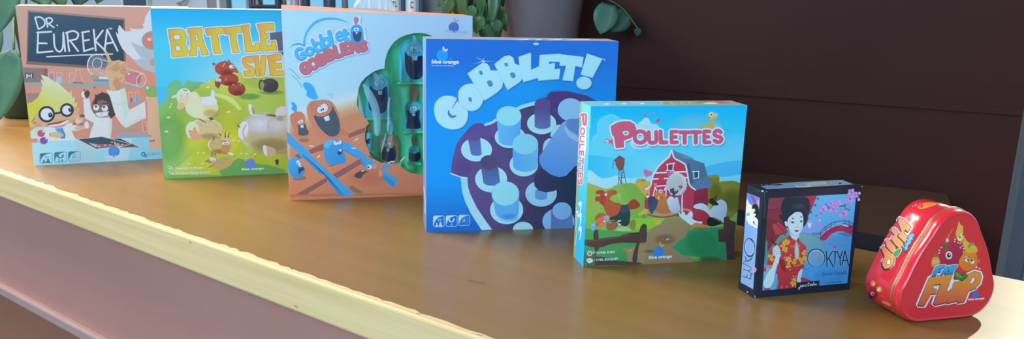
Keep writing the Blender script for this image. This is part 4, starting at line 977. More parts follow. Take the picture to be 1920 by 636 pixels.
# wooden board with grooves, bars and the printed pieces
gx = '8f6058'
a.p(G3, "800,185 985,140 1062,215 1095,262 1060,300 850,360", 'cd8666'); a.p(G3, "845,390 1045,308 1040,370 850,440", gx); a.p(G3, "370,585 548,505 560,560 395,625", gx); a.p(G3, "510,480 760,420 850,400 840,380 700,410", 'b87860')
a.p(G3, "540,460 740,430 850,440 850,500 560,520", 'cb8463'); a.p(G4, "205,70 290,40 300,100 250,118", gx); a.p(G4, "660,300 1000,108 1000,175 712,350", '8e6064'); a.p(G4, "185,560 585,335 590,390 300,566", '866058'); a.p(G4, "400,55 395,30 540,-30 560,-8 560,5", gx); a.p(G4, "1075,80 1110,75 1155,110 1130,118", gx)
a.p(G4, "160,540 1760,520 1760,545 880,556 150,568", 'b8704e'); a.soft(G4, 1100, 330, 300, 130, 'bc7a68', .3)
a.e(G3, 318, 464, 62, 24, '9d6f5a'); a.e(G4, 265, 345, 80, 28, '8e7058', -.1); a.p(G4, "860,450 900,435 950,470 1030,520 960,520 890,500", '8e7058', True); a.p(G4, "590,185 640,190 760,160 650,205", '94705c', True)
bl0, bl1, bl2 = '449ed8', '3a8cc4', '4aa6e0'
a.p(G3, "95,360 130,370 270,510 300,520 400,636 410,700 300,690 230,590 210,585 95,470", bl0); a.p(G4, "205,-10 275,-45 330,0 610,265 850,470 915,550 740,556 660,450 590,370 580,300 540,280 510,300 300,90", bl0); a.p(G4, "300,50 560,296 605,345 690,430 800,556 740,556 660,450 590,370 580,300 540,280 510,300 300,90", bl1)
a.p(G3, "760,470 860,500 1060,640 1010,690 920,665 800,580", bl0); a.p(G4, "790,-20 850,10 960,20 1170,160 1140,190 1050,215 1000,180 1000,110 925,92 800,10", bl0); a.p(G4, "790,-5 920,70 1000,110 1050,215 1000,180 1000,115 925,95 800,20", bl1)
a.p(G4, "1240,205 1280,180 1340,172 1330,215 1300,235 1290,260 1440,360 1430,400 1385,455 1370,455 1255,350 1275,250", bl0); a.p(G4, "1255,350 1275,300 1400,400 1385,455", bl1); a.e(G4, 1230, 290, 24, 36, 'cf9484'); a.e(G4, 1160, 205, 30, 30, 'cf9484')
# printed orange pieces
a.p(G3, "150,180 175,145 230,125 290,130 328,180 335,250 350,320 372,370 360,420 210,420 195,340 160,260", ('c87e62', 'c47a5e', 150, 0, 350, 0), True); a.e(G3, 262, 250, 20, 20, 'ecf3f7', ol=('5a5a60', 3)); a.e(G3, 288, 238, 20, 24, 'ecf3f7', ol=('5a5a60', 3)); a.e(G3, 288, 238, 20, 24, 'ecf3f7'); a.e(G3, 262, 250, 18, 18, 'ecf3f7'); a.e(G3, 270, 247, 5, 7, '2a3038'); a.e(G3, 281, 244, 5, 7, '2a3038')
a.p(G3, "240,278 265,285 310,285 335,270 352,330 372,355 365,395 320,410 270,405 248,390 250,320", '4a5868', True); a.p(G3, "273,288 310,284 312,315 282,318", 'dfe8ee')
a.p(G3, "350,110 365,40 410,0 500,-15 560,-20 640,0 700,80 735,170 760,300 830,370 820,410 560,440 480,420 440,330 380,230", ('cf856a', 'c57a5e', 350, 0, 800, 0), True)
a.p(G3, "440,180 520,185 590,165 640,120 660,72 700,140 735,220 748,310 740,370 700,410 640,420 580,390 500,310 455,235", '485868', True); a.s(G3, "430,180 455,175 460,150", 7, '6a4038'); a.s(G3, "640,65 672,78", 7, '6a4038'); a.s(G3, "445,178 520,188 590,165 640,120 660,75", 6, '6a4038', True); a.p(G3, "548,192 615,165 625,225 580,238", 'dbe4ec')
a.e(G3, 512, 102, 42, 42, 'ecf3f7', ol=('4a4a58', 5)); a.e(G3, 558, 78, 46, 54, 'ecf3f7', ol=('4a4a58', 5)); a.e(G3, 512, 102, 40, 40, 'ecf3f7'); a.e(G3, 526, 106, 9, 12, '20242c'); a.e(G3, 546, 95, 9, 14, '20242c')
a.soft(G3, 430, 60, 60, 90, 'dd9a80', .5)
# printed blue pieces
a.p(G3, "548,530 580,480 660,455 740,455 785,490 790,600 820,690 800,735 720,752 620,750 570,690", ('3f9edb', '3790ce', 550, 500, 800, 700), True); a.p(G3, "555,525 600,470 690,458 640,510 600,560", '5cb4ea', True); a.e(G3, 698, 498, 30, 26, 'ecf4fa', ol=('2a5a80', 3)); a.e(G3, 740, 488, 28, 26, 'ecf4fa', ol=('2a5a80', 3)); a.e(G3, 698, 498, 28, 24, 'ecf4fa'); a.e(G3, 704, 483, 6, 9, '1c3040'); a.e(G3, 730, 478, 6, 9, '1c3040')
a.p(G3, "718,596 770,575 768,620 735,640 720,625", '34465a', True); a.p(G3, "732,580 765,572 765,595 740,600", 'e6eef4')
a.p(G4, "105,180 125,130 170,118 200,90 245,100 275,160 330,240 320,285 270,335 200,345 150,290", ('43a4e2', '3488c6', 110, 150, 310, 320), True); a.e(G4, 245, 155, 20, 24, 'e8f2f8'); a.e(G4, 262, 178, 20, 18, 'e8f2f8'); a.e(G4, 245, 170, 6, 8, '1c3040'); a.p(G4, "250,240 280,200 325,235 280,270 262,300", '33465c', True); a.p(G4, "262,200 290,195 285,215 268,215", 'e8f2f8')
# the piece mid-air, seen only by its eye and mouth
a.p(G4, "918,320 950,280 1020,255 1090,272 1040,285 1000,340 960,345", '4e4a4e', True); a.p(G4, "1000,262 1030,245 1035,260 1010,268", 'e8eef2'); a.e(G4, 1098, 212, 30, 28, 'e2edf6'); a.e(G4, 1085, 213, 12, 12, '33465c')
for V_, q in ((G3, "385,530 425,538"), (G3, "925,465 965,442"), (G3, "890,558 930,560"), (G4, "480,98 505,72"), (G4, "1470,145 1518,92"), (G4, "1325,165 1360,145 1395,150")): a.s(V_, q, 13, 'eaf0f4')
a.build('cover_print', B.root)
a = B.left; a.field(lambda px: mix(ink('dfa0a8'), ink('d8a468'), (px[1] - 20) / 340), 8); a.build('side_print', B.root)
# icons printed on the top flap
a = B.top; TV = PX
for i, x in enumerate((556, 584, 612)):
    a.p(TV, [(x - 9, 12.8), (x + 1, 9), (x + 1, 13.4)], 'd8dce0'); a.s(TV, [(x - 14, 13.5), (x + 1.5, 14), (x + 1.5, 9)], .8, 'd8d0cc')
a.build('top_print', B.root)
# clear film over the window
M_film = bpy.data.materials.new('clear_film'); M_film.use_nodes = True
nt = M_film.node_tree; nt.nodes.clear()
o_ = nt.nodes.new('ShaderNodeOutputMaterial'); mx = nt.nodes.new('ShaderNodeMixShader'); fr = nt.nodes.new('ShaderNodeFresnel'); tr = nt.nodes.new('ShaderNodeBsdfTransparent'); gl = nt.nodes.new('ShaderNodeBsdfGlossy')
gl.inputs['Roughness'].default_value = 0.06; fr.inputs['IOR'].default_value = 1.5; tr.inputs[0].default_value = (0.98, 1.0, 1.0, 1)
nz = nt.nodes.new('ShaderNodeTexNoise'); nz.inputs['Scale'].default_value = 9; bp = nt.nodes.new('ShaderNodeBump'); bp.inputs['Strength'].default_value = 0.7; bp.inputs['Distance'].default_value = .05
tcn = nt.nodes.new('ShaderNodeTexCoord'); mpn = nt.nodes.new('ShaderNodeMapping'); mpn.inputs['Scale'].default_value = (2.4, 1, .6); mpn.inputs['Rotation'].default_value = (0, .5, 0)
nt.links.new(tcn.outputs['Object'], mpn.inputs[0]); nt.links.new(mpn.outputs[0], nz.inputs['Vector']); nt.links.new(nz.outputs['Fac'], bp.inputs['Height']); nt.links.new(bp.outputs[0], gl.inputs['Normal']); nt.links.new(bp.outputs[0], fr.inputs['Normal'])
nt.links.new(fr.outputs[0], mx.inputs[0]); nt.links.new(tr.outputs[0], mx.inputs[1]); nt.links.new(gl.outputs[0], mx.inputs[2]); nt.links.new(mx.outputs[0], o_.inputs[0])
bm = bmesh.new(); vv = [bm.verts.new((-X + h[0], -Y + 0.0009, h[1])) for h in hole2]; bm.faces.new(vv); link('window_film', bm, M_film, B.root)
# game pieces standing in the tray
M_bp = material('blue_game_plastic', ink('48c8ec'), 0.35, 0.5); M_op = material('orange_game_plastic', ink('dca086'), 0.35, 0.5); M_lp = material('pale_blue_plastic', ink('62d4ee'), 0.35); M_rp = material('red_feather_plastic', ink('a8705c'), .4)
gp = B.bl + B.k * 0.0105                                    # plane of the piece axes
def piece(u0, u1, vtop, vbot, body_m, feather_m, label, eye, mouth, tooth, V_, feather=None, fw=0.4):
    A = on_plane((u0 + u1) / 2, vbot, gp, -B.k); Lp = on_plane(u0, vbot, gp, -B.k); Rp = on_plane(u1, vbot, gp, -B.k); Tp = on_plane((u0 + u1) / 2, vtop, gp, -B.k)
    R_ = (Rp - Lp).length / 2; H_ = Tp.z - A.z
    yaw = 0.2692; root = empty('game_piece', A, yaw); tag(root, label, 'game piece', 'game pieces behind the clear window')
    sy = min(1.0, 0.0085 / R_)
    prof = [(R_ * .92, 0), (R_, 0.0012), (R_, H_ - R_ * .95)] + [(R_ * math.cos(t), H_ - R_ * .95 + R_ * .95 * math.sin(t)) for t in (.25, .5, .75, 1.0, 1.25, 1.45)] + [(0.0006, H_)]
    bm = bmesh.new(); lathe(bm, prof, 40, sy=sy); bo = link('body', bm, body_m, root, True)
    if feather:
        bm = bmesh.new(); F0 = on_plane((u0 + u1) / 2, vtop + 1, gp, -B.k) - A; hl = on_plane((u0 + u1) / 2, feather, gp, -B.k).z - A.z
        fx = R_ * fw
        fpts = [(-fx * .35, H_ - .001), (-fx * .9, H_ + (hl - H_) * .45), (-fx * .8, H_ + (hl - H_) * .8), (-fx * .1, hl), (fx * .7, H_ + (hl - H_) * .85), (fx * .9, H_ + (hl - H_) * .5), (fx * .35, H_ - .001)]
        fp = crspline(fpts, True, 4); n_ = len(fp)
        f0 = [bm.verts.new((x * 1, -.003, z)) for x, z in fp]; f1 = [bm.verts.new((x, .003, z)) for x, z in fp]
        bm.faces.new(f0); bm.faces.new(f1[::-1])
        for i in range(n_): bm.faces.new((f0[i], f1[i], f1[(i + 1) % n_], f0[(i + 1) % n_]))
        link('feather', bm, feather_m, root)
    # printed face, wrapped on the body
    mw = Matrix.Translation(A) @ Matrix.Rotation(yaw, 4, 'Z')
    bv = BVHTree.FromPolygons([mw @ v.co for v in bo.data.vertices], [tuple(p.vertices) for p in bo.data.polygons])
    fa = Art(B.bl + B.k * 0.004, B.r, Vector((0, 0, 1)), None, mw.inverted(), bv, pad=2e-4); fa.tol = 0.0022
    fa.p(V_, mouth, '1d2f55', True)
    if tooth: fa.p(V_, tooth, 'b9d2e6')
    for ex, ey, er, eh in eye: fa.e(V_, ex, ey, er, eh, 'a8d4e6', ol=('1d3a58', er * .14))
    for i, (ex, ey, er, eh) in enumerate(eye): fa.e(V_, ex + (er * .35 if i == 0 else -er * .3), ey + er * .3, er * .2, eh * .25, '14263c')
    fa.build('face_print', root)
    # pocket shelf of the tray under the piece
    q = B.inv @ A
    pk = bmesh.new(); box(pk, q.x - R_ * 1.15, q.x + R_ * 1.15, -Y + 0.003, -Y + TD - .0002, q.z - .004, q.z); link('pocket', pk, M_grn, tray)
    return root
big_pieces = [None, None]
big_pieces[0] = piece(748, 800, 70.5, 152.5, M_bp, M_lp, 'big blue game piece at the top of the window, half behind the dark blue box', [(605, 220, 34, 32), (645, 222, 32, 30)], "530,250 560,290 620,300 700,290 710,330 712,450 690,505 650,525 600,520 555,480 530,400 525,310", "597,292 652,292 645,336 602,336", G5)
big_pieces[1] = piece(683, 733, 138, 219, M_bp, M_lp, 'big blue game piece at the left of the window with bright film reflections', [(1180, 355, 34, 42), (1238, 350, 34, 34)], "1110,385 1150,430 1220,440 1300,395 1312,450 1312,600 1290,690 1240,715 1180,720 1110,680 1085,600 1100,470", "1198,448 1248,445 1245,492 1205,495", G2)
piece(757, 796, 189, 244, M_bp, M_rp, 'middle sized blue game piece with a red feather at the right of the window', [(1600, 88, 26, 28), (1640, 84, 28, 30)], "1555,100 1580,135 1630,140 1695,100 1695,200 1710,300 1680,328 1560,325 1538,300 1555,200", "1606,146 1645,146 1640,176 1612,176", G3, 158, .38)
piece(713, 749, 251, 304, M_op, M_lp, 'orange game piece with a blue feather at the bottom of the window', [(1300, 522, 24, 24), (1335, 510, 26, 28)], "1262,545 1310,560 1360,558 1400,530 1412,620 1405,690 1360,720 1290,715 1250,680 1250,600", "1295,565 1338,562 1332,600 1302,600", G3, 224, .46)
piece(766, 787, 273, 304, M_bp, M_rp, 'small blue game piece with an orange feather low in the window', [(1618, 590, 15, 17), (1640, 585, 15, 17)], "1580,610 1630,630 1690,605 1705,660 1690,710 1640,720 1580,700 1568,650", None, G3, 253, .5)
piece(684.5, 699, 247, 279.5, M_bp, M_rp, 'small blue game piece at the left edge of the window', [(1055, 430, 10, 18)], "1055,470 1100,440 1105,480 1090,510 1068,500", None, G3, 233, .4)
# clear feathers lying over the faces of the two big pieces, and film folds with painted reflection streaks
def px_slab(name, V_, q, depth, th, mat_, parent, smooth=True):
    pl = B.bl + B.k * depth; mi = (Matrix.Translation(parent.location) @ Matrix.Rotation(parent.rotation_euler.z, 4, 'Z')).inverted()
    pts = crspline(P_(q), True, 5) if smooth else P_(q)
    w_ = [on_plane(*V_(p), pl, -B.k) for p in pts]; bm = bmesh.new()
    f0 = [bm.verts.new(mi @ p) for p in w_]; f1 = [bm.verts.new(mi @ (p + B.k * th)) for p in w_]; n_ = len(w_)
    bm.faces.new(f0); bm.faces.new(f1[::-1])
    for i in range(n_): bm.faces.new((f0[i], f1[i], f1[(i + 1) % n_], f0[(i + 1) % n_]))
    bmesh.ops.recalc_face_normals(bm, faces=bm.faces[:])
    return link(name, bm, mat_, parent)
M_clear = material('clear_blue_plastic', (0.45, 0.85, 0.95), 0.15, 0.6); M_clear.node_tree.nodes['Principled BSDF'].inputs['Alpha'].default_value = 0.62
px_slab('feather', G1, "1610,362 1635,358 1665,400 1700,470 1728,545 1722,562 1690,540 1650,480 1620,420", 0.0012, 0.0006, M_clear, big_pieces[0])
px_slab('feather', G2, "1135,265 1145,240 1170,235 1205,270 1245,350 1262,420 1245,432 1210,400 1165,340", 0.0012, 0.0006, M_clear, big_pieces[1])
M_glint = material('painted_fold_glint', (0.50, 0.95, 1.0), 0.12, 0.7); M_glint.node_tree.nodes['Principled BSDF'].inputs['Alpha'].default_value = 0.5  # pale cyan translucent colour stands in for reflections on the creased film
def glint_fold(pts):
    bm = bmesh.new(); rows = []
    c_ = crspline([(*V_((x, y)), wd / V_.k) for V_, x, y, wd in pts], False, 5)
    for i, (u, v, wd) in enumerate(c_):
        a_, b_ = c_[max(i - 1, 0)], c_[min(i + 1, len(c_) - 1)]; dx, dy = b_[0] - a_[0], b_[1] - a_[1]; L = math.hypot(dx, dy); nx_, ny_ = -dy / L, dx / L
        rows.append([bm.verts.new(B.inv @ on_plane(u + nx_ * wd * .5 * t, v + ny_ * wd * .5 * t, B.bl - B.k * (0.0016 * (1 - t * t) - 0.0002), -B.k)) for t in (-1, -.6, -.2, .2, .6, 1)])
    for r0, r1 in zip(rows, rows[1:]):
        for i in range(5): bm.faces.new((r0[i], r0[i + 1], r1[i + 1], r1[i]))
    link('fold_glint', bm, M_glint, B.root, True)
glint_fold([(G2, 1030, 365, 30), (G2, 1085, 470, 85), (G2, 1150, 600, 95), (G3, 1180, 140, 90), (G3, 1192, 280, 80), (G3, 1195, 385, 60), (G3, 1205, 412, 8)])
glint_fold([(G2, 1345, 520, 12), (G3, 1330, 30, 34), (G3, 1328, 120, 26), (G3, 1330, 250, 36), (G3, 1320, 360, 20)])
glint_fold([(G2, 972, 470, 10), (G2, 985, 580, 34), (G3, 1000, 100, 44), (G3, 1040, 190, 10)])
glint_fold([(G3, 1300, 380, 16), (G3, 1270, 500, 30), (G3, 1240, 610, 12)])
# loose clear bag lying on the box top
fm = M_film
bm = bmesh.new(); rg = random.Random(3); nx, ny = 26, 10; grid = []
b0 = B.inv @ on_plane(664, 15, B.bl + Vector((0, 0, gh + .002)), Vector((0, 0, 1)))
for j in range(ny):
    row = []
    for i in range(nx):
        x = -0.033 + i * 0.0026 * 1.05 + rg.uniform(-.0006, .0006); y = Y - 0.018 + j * 0.0028 + rg.uniform(-.0008, .0008)
        zt = gh + 0.0065 + (-0.0105) * ((x + X) / gw)
        env = math.sin(math.pi * i / (nx - 1)) ** .6 * math.sin(math.pi * j / (ny - 1)) ** .6
        row.append(bm.verts.new((x, y, zt + .0012 + env * (0.030 + rg.uniform(-.004, .006)) + rg.uniform(0, .0012))))
    grid.append(row)
for j in range(ny - 1):
    for i in range(nx - 1): bm.faces.new((grid[j][i], grid[j][i + 1], grid[j + 1][i + 1], grid[j + 1][i]))
M_bag = bpy.data.materials.new('clear_bag_plastic'); M_bag.use_nodes = True
nt = M_bag.node_tree; b_ = nt.nodes['Principled BSDF']; b_.inputs['Base Color'].default_value = (.75, .88, .92, 1); b_.inputs['Roughness'].default_value = .12; b_.inputs['Alpha'].default_value = .38
bag = empty('plastic_bag', B.M @ Vector((0.0, Y - 0.006, gh + .001))); tag(bag, 'crumpled clear plastic bag on top of the white and orange box', 'bag')
o = link('bag_film', bm, M_bag, bag); o.matrix_parent_inverse = Matrix.Identity(4)
for v in o.data.vertices: v.co = (B.M @ v.co) - bag.location

# ====== dark blue box with the white pegs
B1, B2, B3 = View(790, 60, 4.892), View(790, 160, 4.544), View(790, 290, 4.241)
B = game_box('dark blue game box with white lettering and white and purple pegs on the cover', -0.1204, 1.1422, 0.1804, 0.2683, 0.2699, 0.0574, card('dark_blue_card', '5f7fb4'), card('blue_base_card', '4a6cae'), 0.05)
a = B.front
k0, k1, k2 = ink('1969cc'), ink('0a90f8'), ink('1668c4')
def blu_bg(px):
    y = px[1]; c = mix(k0, k1, (y - 110) / 110) if y < 330 else mix(k1, k2, (y - 340) / 80)
    r_ = math.hypot((px[0] - 985) / 120, (px[1] - 172) / 50)
    return mix(c, ink('0c96fa'), max(0, 1 - r_) * .8)
a.field(blu_bg, 30)
# board
bd = [B2(p) for p in P_("255,700 262,640 300,500 340,440 390,385 430,345 470,322 545,330 600,300 640,268 720,225 800,188 880,160 970,138 1075,100 1085,68 1105,54 1250,50 1400,85 1490,130 1700,300")] + [(1180, 440), (918, 442)] + [B3(p) for p in P_("560,600 480,600 370,430 325,300 312,182 235,150")]
a.add([bd], a.colfn(B2, ('5c4c8c', '413e66', 300, 640, 900, 640)))
a.soft(B3, 330, 100, 90, 90, '62509c', .5); a.p(B2, "1075,100 1085,68 1105,54 1250,50 1400,85 1490,130 1700,300 1500,420 1180,330 1110,200", ('4c3f86', '3b3d78', 1080, 60, 1400, 200)); a.p(B2, "470,322 560,332 640,300 640,420 500,450 400,460 390,385", ('574288', '5a4a90', 400, 320, 640, 400), True)
a.soft(B2, 1180, 120, 160, 90, '5a3f8c', .7)
a.p(B3, "1225,80 1250,700 1000,700 900,560 885,300 900,180 950,110 1000,60", ('34395e', '1d3654', 900, 300, 1225, 250)); a.soft(B3, 900, 500, 260, 200, '46446c', .7)
# rim
a.s(B2, "545,336 600,318 650,285 735,240 830,195 900,170 975,152", [20, 30, 30], '8fd0f8', True); a.s(B3, "235,150 310,178 366,186", 9, 'b8e2fb'); a.p(B3, "312,180 366,186 372,260 392,320 440,420 500,510 562,596 480,601 400,480 350,380 325,300", ('8acbf7', 'a4defc', 320, 200, 500, 600))
def peg(V_, disc, body, top, cb, ct, cd='9cd5fb'):
    a.e(V_, *disc, cd, ol=('3a4488', 2)); a.p(V_, body[0], cb); a.e(V_, *body[1], cb); a.p(V_, body[0], cb); a.e(V_, *top, ct, ol=(cb[0] if isinstance(cb, tuple) else cb, 2))
peg(B2, (1270, 208, 108, 98), ("1170,210 1170,210 1170,211", (1270, 208, 2, 2)), (1270, 208, 106, 96), '80b8f0', '84b9ef', '80b8f0')
peg(B2, (755, 440, 130, 96), ("640,262 850,262 842,470 660,470", (752, 470, 92, 44)), (745, 262, 105, 84), ('62b2f6', '4fa2f0', 640, 0, 850, 0), '8ad2fd')
peg(B2, (1025, 325, 124, 92), ("965,165 1100,165 1100,345 965,345", (1032, 345, 68, 28)), (1035, 162, 69, 52), ('46427c', '5c70b0', 1030, 200, 1030, 370), '54488a')
peg(B2, (470, 548, 132, 102), ("392,440 500,440 513,575 425,590", (470, 580, 45, 22)), (446, 430, 60, 38), ('5c5596', '4c72b4', 440, 450, 470, 590), '5a4a8c')
peg(B3, (555, 195, 128, 105), ("468,62 606,62 626,215 492,215", (559, 218, 67, 30)), (538, 62, 70, 56), ('484a7e', '4a74b4', 540, 60, 560, 240), '4a4470')
peg(B3, (815, 80, 114, 94), ("728,-60 930,-60 925,85 730,85", (828, 90, 98, 46)), (828, -130, 4, 4), ('52a2ee', '62b2f6', 730, 0, 930, 0), '8ad2fd')
a.p(B2, "777,500 993,500 992,640 780,640", ('52a2ee', '62b2f6', 780, 0, 990, 0)); a.e(B2, 885, 502, 109, 88, '7ccafc', ol=('5aaaf2', 2))
peg(B3, (952, 310, 125, 104), ("905,280 1000,280 1000,340 905,340", (952, 340, 48, 20)), (952, 300, 40, 4), '5a94d6', '5a94d6', '8fc6f2')
a.p(B3, "893,205 900,250 930,285 990,300 1050,292 1080,275 1110,200 1100,90 960,105 925,130 903,165", ('35385e', '2b3658', 900, 200, 1080, 200)); 
# big tilted cup
a.p(B2, "1100,420 1130,350 1180,335 1210,345 1160,420 1110,440", '9accf6', True); a.p(B2, "1035,540 1050,480 1100,450 1090,520 1040,580", '93c8f5', True)
a.p(PX, [B2((1245, 292)), B2((1300, 285)), B2((1400, 310)), B2((1400, 700)), B3((1225, 90)), B3((1150, 170)), B3((1095, 180)), B3((1030, 160)), B3((965, 110)), B3((938, 60)), B3((938, 10)), B2((1010, 600)), B2((1120, 430)), B2((1200, 320))], ('78a8e0', '4f8fe0', 1075, 225, 1020, 320)); a.p(B2, "1225,345 1260,390 1330,440 1330,480 1260,440 1222,380", '8fbcea', True)
a.p(B2, "1245,292 1300,285 1360,300 1360,420 1280,390 1235,345", '5a86c8', True)
peg(B3, (1090, 530, 128, 102), ("1032,445 1196,445 1210,600 1030,600", (1110, 590, 80, 20)), (1118, 448, 76, 68), ('5074ae', '587eba', 1030, 0, 1200, 0), '7badea', '7cb4ec')
a.e(B3, 808, 595, 80, 60, '9cd5fb', ol=('3a4488', 2))
peg(B3, (678, 440, 132, 114), ("560,305 778,305 776,450 590,470", (682, 462, 92, 50)), (668, 310, 109, 96), ('5aaaf2', '58a8ee', 560, 0, 780, 0), '8bd4fd')
a.soft(B3, 700, 500, 90, 40, '4a98e4', .5)
# lettering with a bevelled edge
BG = [(B2, "110,215 118,160 150,115 200,92 260,95 300,115 310,150 345,160 380,190 392,240 385,295 350,345 295,368 235,366 175,340 130,290"), (B2, "315,85 325,40 360,5 410,-12 460,-5 500,30 522,80 520,130 490,185 440,212 390,205 345,175 320,130"),
      (B1, "428,380 560,285 595,288 622,318 628,355 690,355 730,385 748,440 735,505 690,550 580,622 500,500"), (B1, "672,295 760,225 805,215 838,235 852,290 900,310 925,350 930,415 890,460 790,525 735,415"), (B1, "893,230 1000,193 1000,352 1078,318 1080,412 935,452 905,330"),
      (B1, "1087,212 1275,202 1270,268 1165,265 1165,300 1220,284 1216,346 1165,352 1268,338 1257,425 1072,440 1080,320"), (B1, "1282,207 1480,230 1468,316 1406,304 1386,443 1296,436 1330,302 1268,303"), (B1, "1520,200 1652,245 1565,412 1463,385")]
sm = (0, 1)
for i, (V_, q) in enumerate(BG):
    pts = crspline(P_(q), True, 4) if i < 2 else P_(q)
    a.p(V_, [(x + 9, y + 11) for x, y in pts], '1858ae', ol=('1858ae', 4))
a.e(B1, 1496, 478, 72, 60, '1858ae')
for i, (V_, q) in enumerate(BG):
    pts = crspline(P_(q), True, 4) if i < 2 else P_(q)
    a.p(V_, [(x + 3, y + 5) for x, y in pts], '6cbcf0', ol=('6cbcf0', 5)); a.p(V_, pts, ('a4e0ff', '9ad6fc', 300, 100, 1500, 400), ol=('c4ecff', 2))
a.e(B1, 1490, 470, 72, 60, '6cbcf0'); a.e(B1, 1489, 465, 68, 56, '9ad4fc')
a.s(B2, "232,215 236,245 262,268 288,262", [10, 26, 18], '4480b4', True); a.s(B2, "262,205 312,112", [10, 12], '3274c2'); a.p(B2, "246,226 312,140 340,165 300,225 280,252", 'a4e0ff'); a.s(B2, "250,222 306,140", 4, 'd0f0ff')
for V_, x, y, rx, ry in ((B2, 415, 121, 16, 20), (B1, 546, 374, 18, 20), (B1, 628, 472, 27, 29), (B1, 777, 299, 17, 18), (B1, 838, 396, 25, 26)): a.p(V_, [(x - rx, y - ry * .5), (x + rx * .2, y - ry), (x + rx, y), (x + rx * .8, y + ry * .8), (x - rx * .2, y + ry)], '4a86b8', True)
for q in ("570,268 500,228", "570,268 572,235", "570,268 680,268", "570,268 470,295"): a.s(B1, q, [7, 1], '8accf8')
a.e(B1, 570, 272, 14, 8, 'c4ecff'); a.t(B1, 'TM', 1655, 252, 1685, 266, 14, '9ad6fc', .02)
a.e(B1, 1052, 109, 27, 10, 'a6dcf6')
a.logo(B1, 193, 216, 53, '1496f6', 'cfc0ea', 92, 287, 345, 290, 34, 'dcf0fc', 'x', .35, -.75); a.t(B1, 'TM', 258, 252, 275, 252, 9, 'dcf0fc')
a.icons(B3, [(95, 488, 182, 576, -2), (196, 486, 284, 572, -2), (297, 482, 384, 566, -2)], '9fd2f6', 'b4defa', '7+', '2', '15')
for q in ("2,70 4,560",): a.s(B1, [(36, 75), (38, 600)], 2.5, '7fa8dc')
a.build('cover_print', B.root)
a = B.top; a.field(lambda px: ink('8c98b4'), 2)
for x0, x1 in ((966, 990), (1003, 1014), (1028, 1052), (1062, 1105)): a.p(PX, [(x0, 74.8), (x1, 73.4), (x1 + 1, 74.6), (x0 + 3, 75.6)], 'cfd8e4')
a.build('top_print', B.root)
a = B.left; a.field(lambda px: ink('6a8cc8'), 2); a.s(PX, [(794.6, 350), (797, 372), (797.2, 400)], 1.2, 'd8d8ea'); a.s(PX, [(793, 100), (794, 300)], 1.0, 'b8c8e8'); a.build('side_print', B.root)
# ====== farm box with the red barn
P1, P2, P3 = View(1070, 180, 5.486), View(1070, 270, 5.3), View(1070, 380, 5.089)
B = game_box('sky blue game box with a red barn and chickens on the cover', 0.0917, 1.0039, 0.2164, 0.2044, 0.2032, 0.0445, card('sky_blue_card', '3fb4e8'), card('green_base_card', '8a9a58'), 0.037)
a = B.front
pk0, pk1, pk2 = ink('00aefc'), ink('1ebcfc'), ink('74d0f6')
def pou_bg(px):
    y = px[1]; return mix(pk0, pk1, (y - 200) / 40) if y < 240 else mix(pk1, pk2, (y - 240) / 90)
a.field(pou_bg, 20)
a.p(P1, "190,475 230,470 235,425 275,390 275,310 300,245 350,210 430,195 500,228 560,238 610,275 660,480 660,640 190,640", ('58c6fb', '5ccaf8', 400, 200, 400, 600)); a.s(P1, "230,470 235,425 275,390 275,310 300,245 350,210 430,195 500,228", 6, '8adafc', True)
a.p(P2, "150,105 300,120 450,140 600,120 800,150 800,420 150,420", ('2cbaf4', '66cdf6', 180, 120, 800, 200)); a.p(P2, "1300,250 1480,190 1720,170 1720,290 1400,330", '46b4e8', True)
a.p(P1, "1560,640 1575,540 1612,500 1620,450 1655,405 1700,385 1750,388 1785,410 1800,390 1840,390 1840,640", ('48bcf2', '66c8f4', 1700, 390, 1700, 640))
a.soft(P1, 1300, 300, 330, 130, '6cd0fa', .7); a.soft(P1, 1480, 320, 90, 50, '9ad8f2', .7)
a.p(P1, "680,310 735,250 770,225 800,235 832,285 880,290 915,325 925,400 925,480 680,480", ('a8dcf6', '8ccdf2', 760, 230, 780, 400), True); a.p(P1, "612,480 630,530 690,552 760,545 830,530 900,520 925,490 900,460 640,450", ('b4e0f6', '8acaf0', 760, 470, 760, 550), True)
a.p(P2, "150,268 200,262 245,300 310,345 380,335 470,310 600,345 700,330 800,300 800,480 150,480", ('a4dcf4', '8ed2f2', 200, 270, 600, 400))
# hearts, chick, red bird
def heart(V_, x, y, r, c_, rot=0.0):
    pts = [(16 * math.sin(t) ** 3, -(13 * math.cos(t) - 5 * math.cos(2 * t) - 2 * math.cos(3 * t) - math.cos(4 * t))) for t in [2 * math.pi * i / 24 for i in range(24)]]
    a.p(V_, [(x + r / 16 * (p * math.cos(rot) - q * math.sin(rot)), y + r / 16 * (p * math.sin(rot) + q * math.cos(rot))) for p, q in pts], c_)
heart(P1, 764, 195, 21, 'c4608a', .2); heart(P1, 853, 172, 12, 'b070a4'); heart(P1, 898, 254, 27, 'c0587e', -.5)
a.p(P1, "1330,345 1345,318 1390,285 1400,300 1432,290 1438,240 1475,240 1472,290 1480,345", 'b9a84c', True); a.e(P1, 1455, 205, 46, 44, 'c6b44c'); a.soft(P1, 1425, 220, 24, 24, 'd0a090', .6); a.e(P1, 1445, 192, 22, 24, 'd8eef8'); a.e(P1, 1497, 196, 14, 18, 'd8eef8'); a.e(P1, 1447, 193, 10, 11, '2f68a4'); a.e(P1, 1497, 196, 6, 8, '2f68a4'); a.s(P1, "1440,145 1455,150", 4, '5a6a50'); a.e(P1, 1465, 240, 8, 5, 'b08a40')
a.p(P1, "345,470 370,440 400,455 445,440 450,500 440,520 420,490 385,492 355,490", 'c4657e', True); a.e(P1, 372, 472, 17, 20, 'e6d8e2'); a.e(P1, 370, 476, 7, 9, '5a4460')
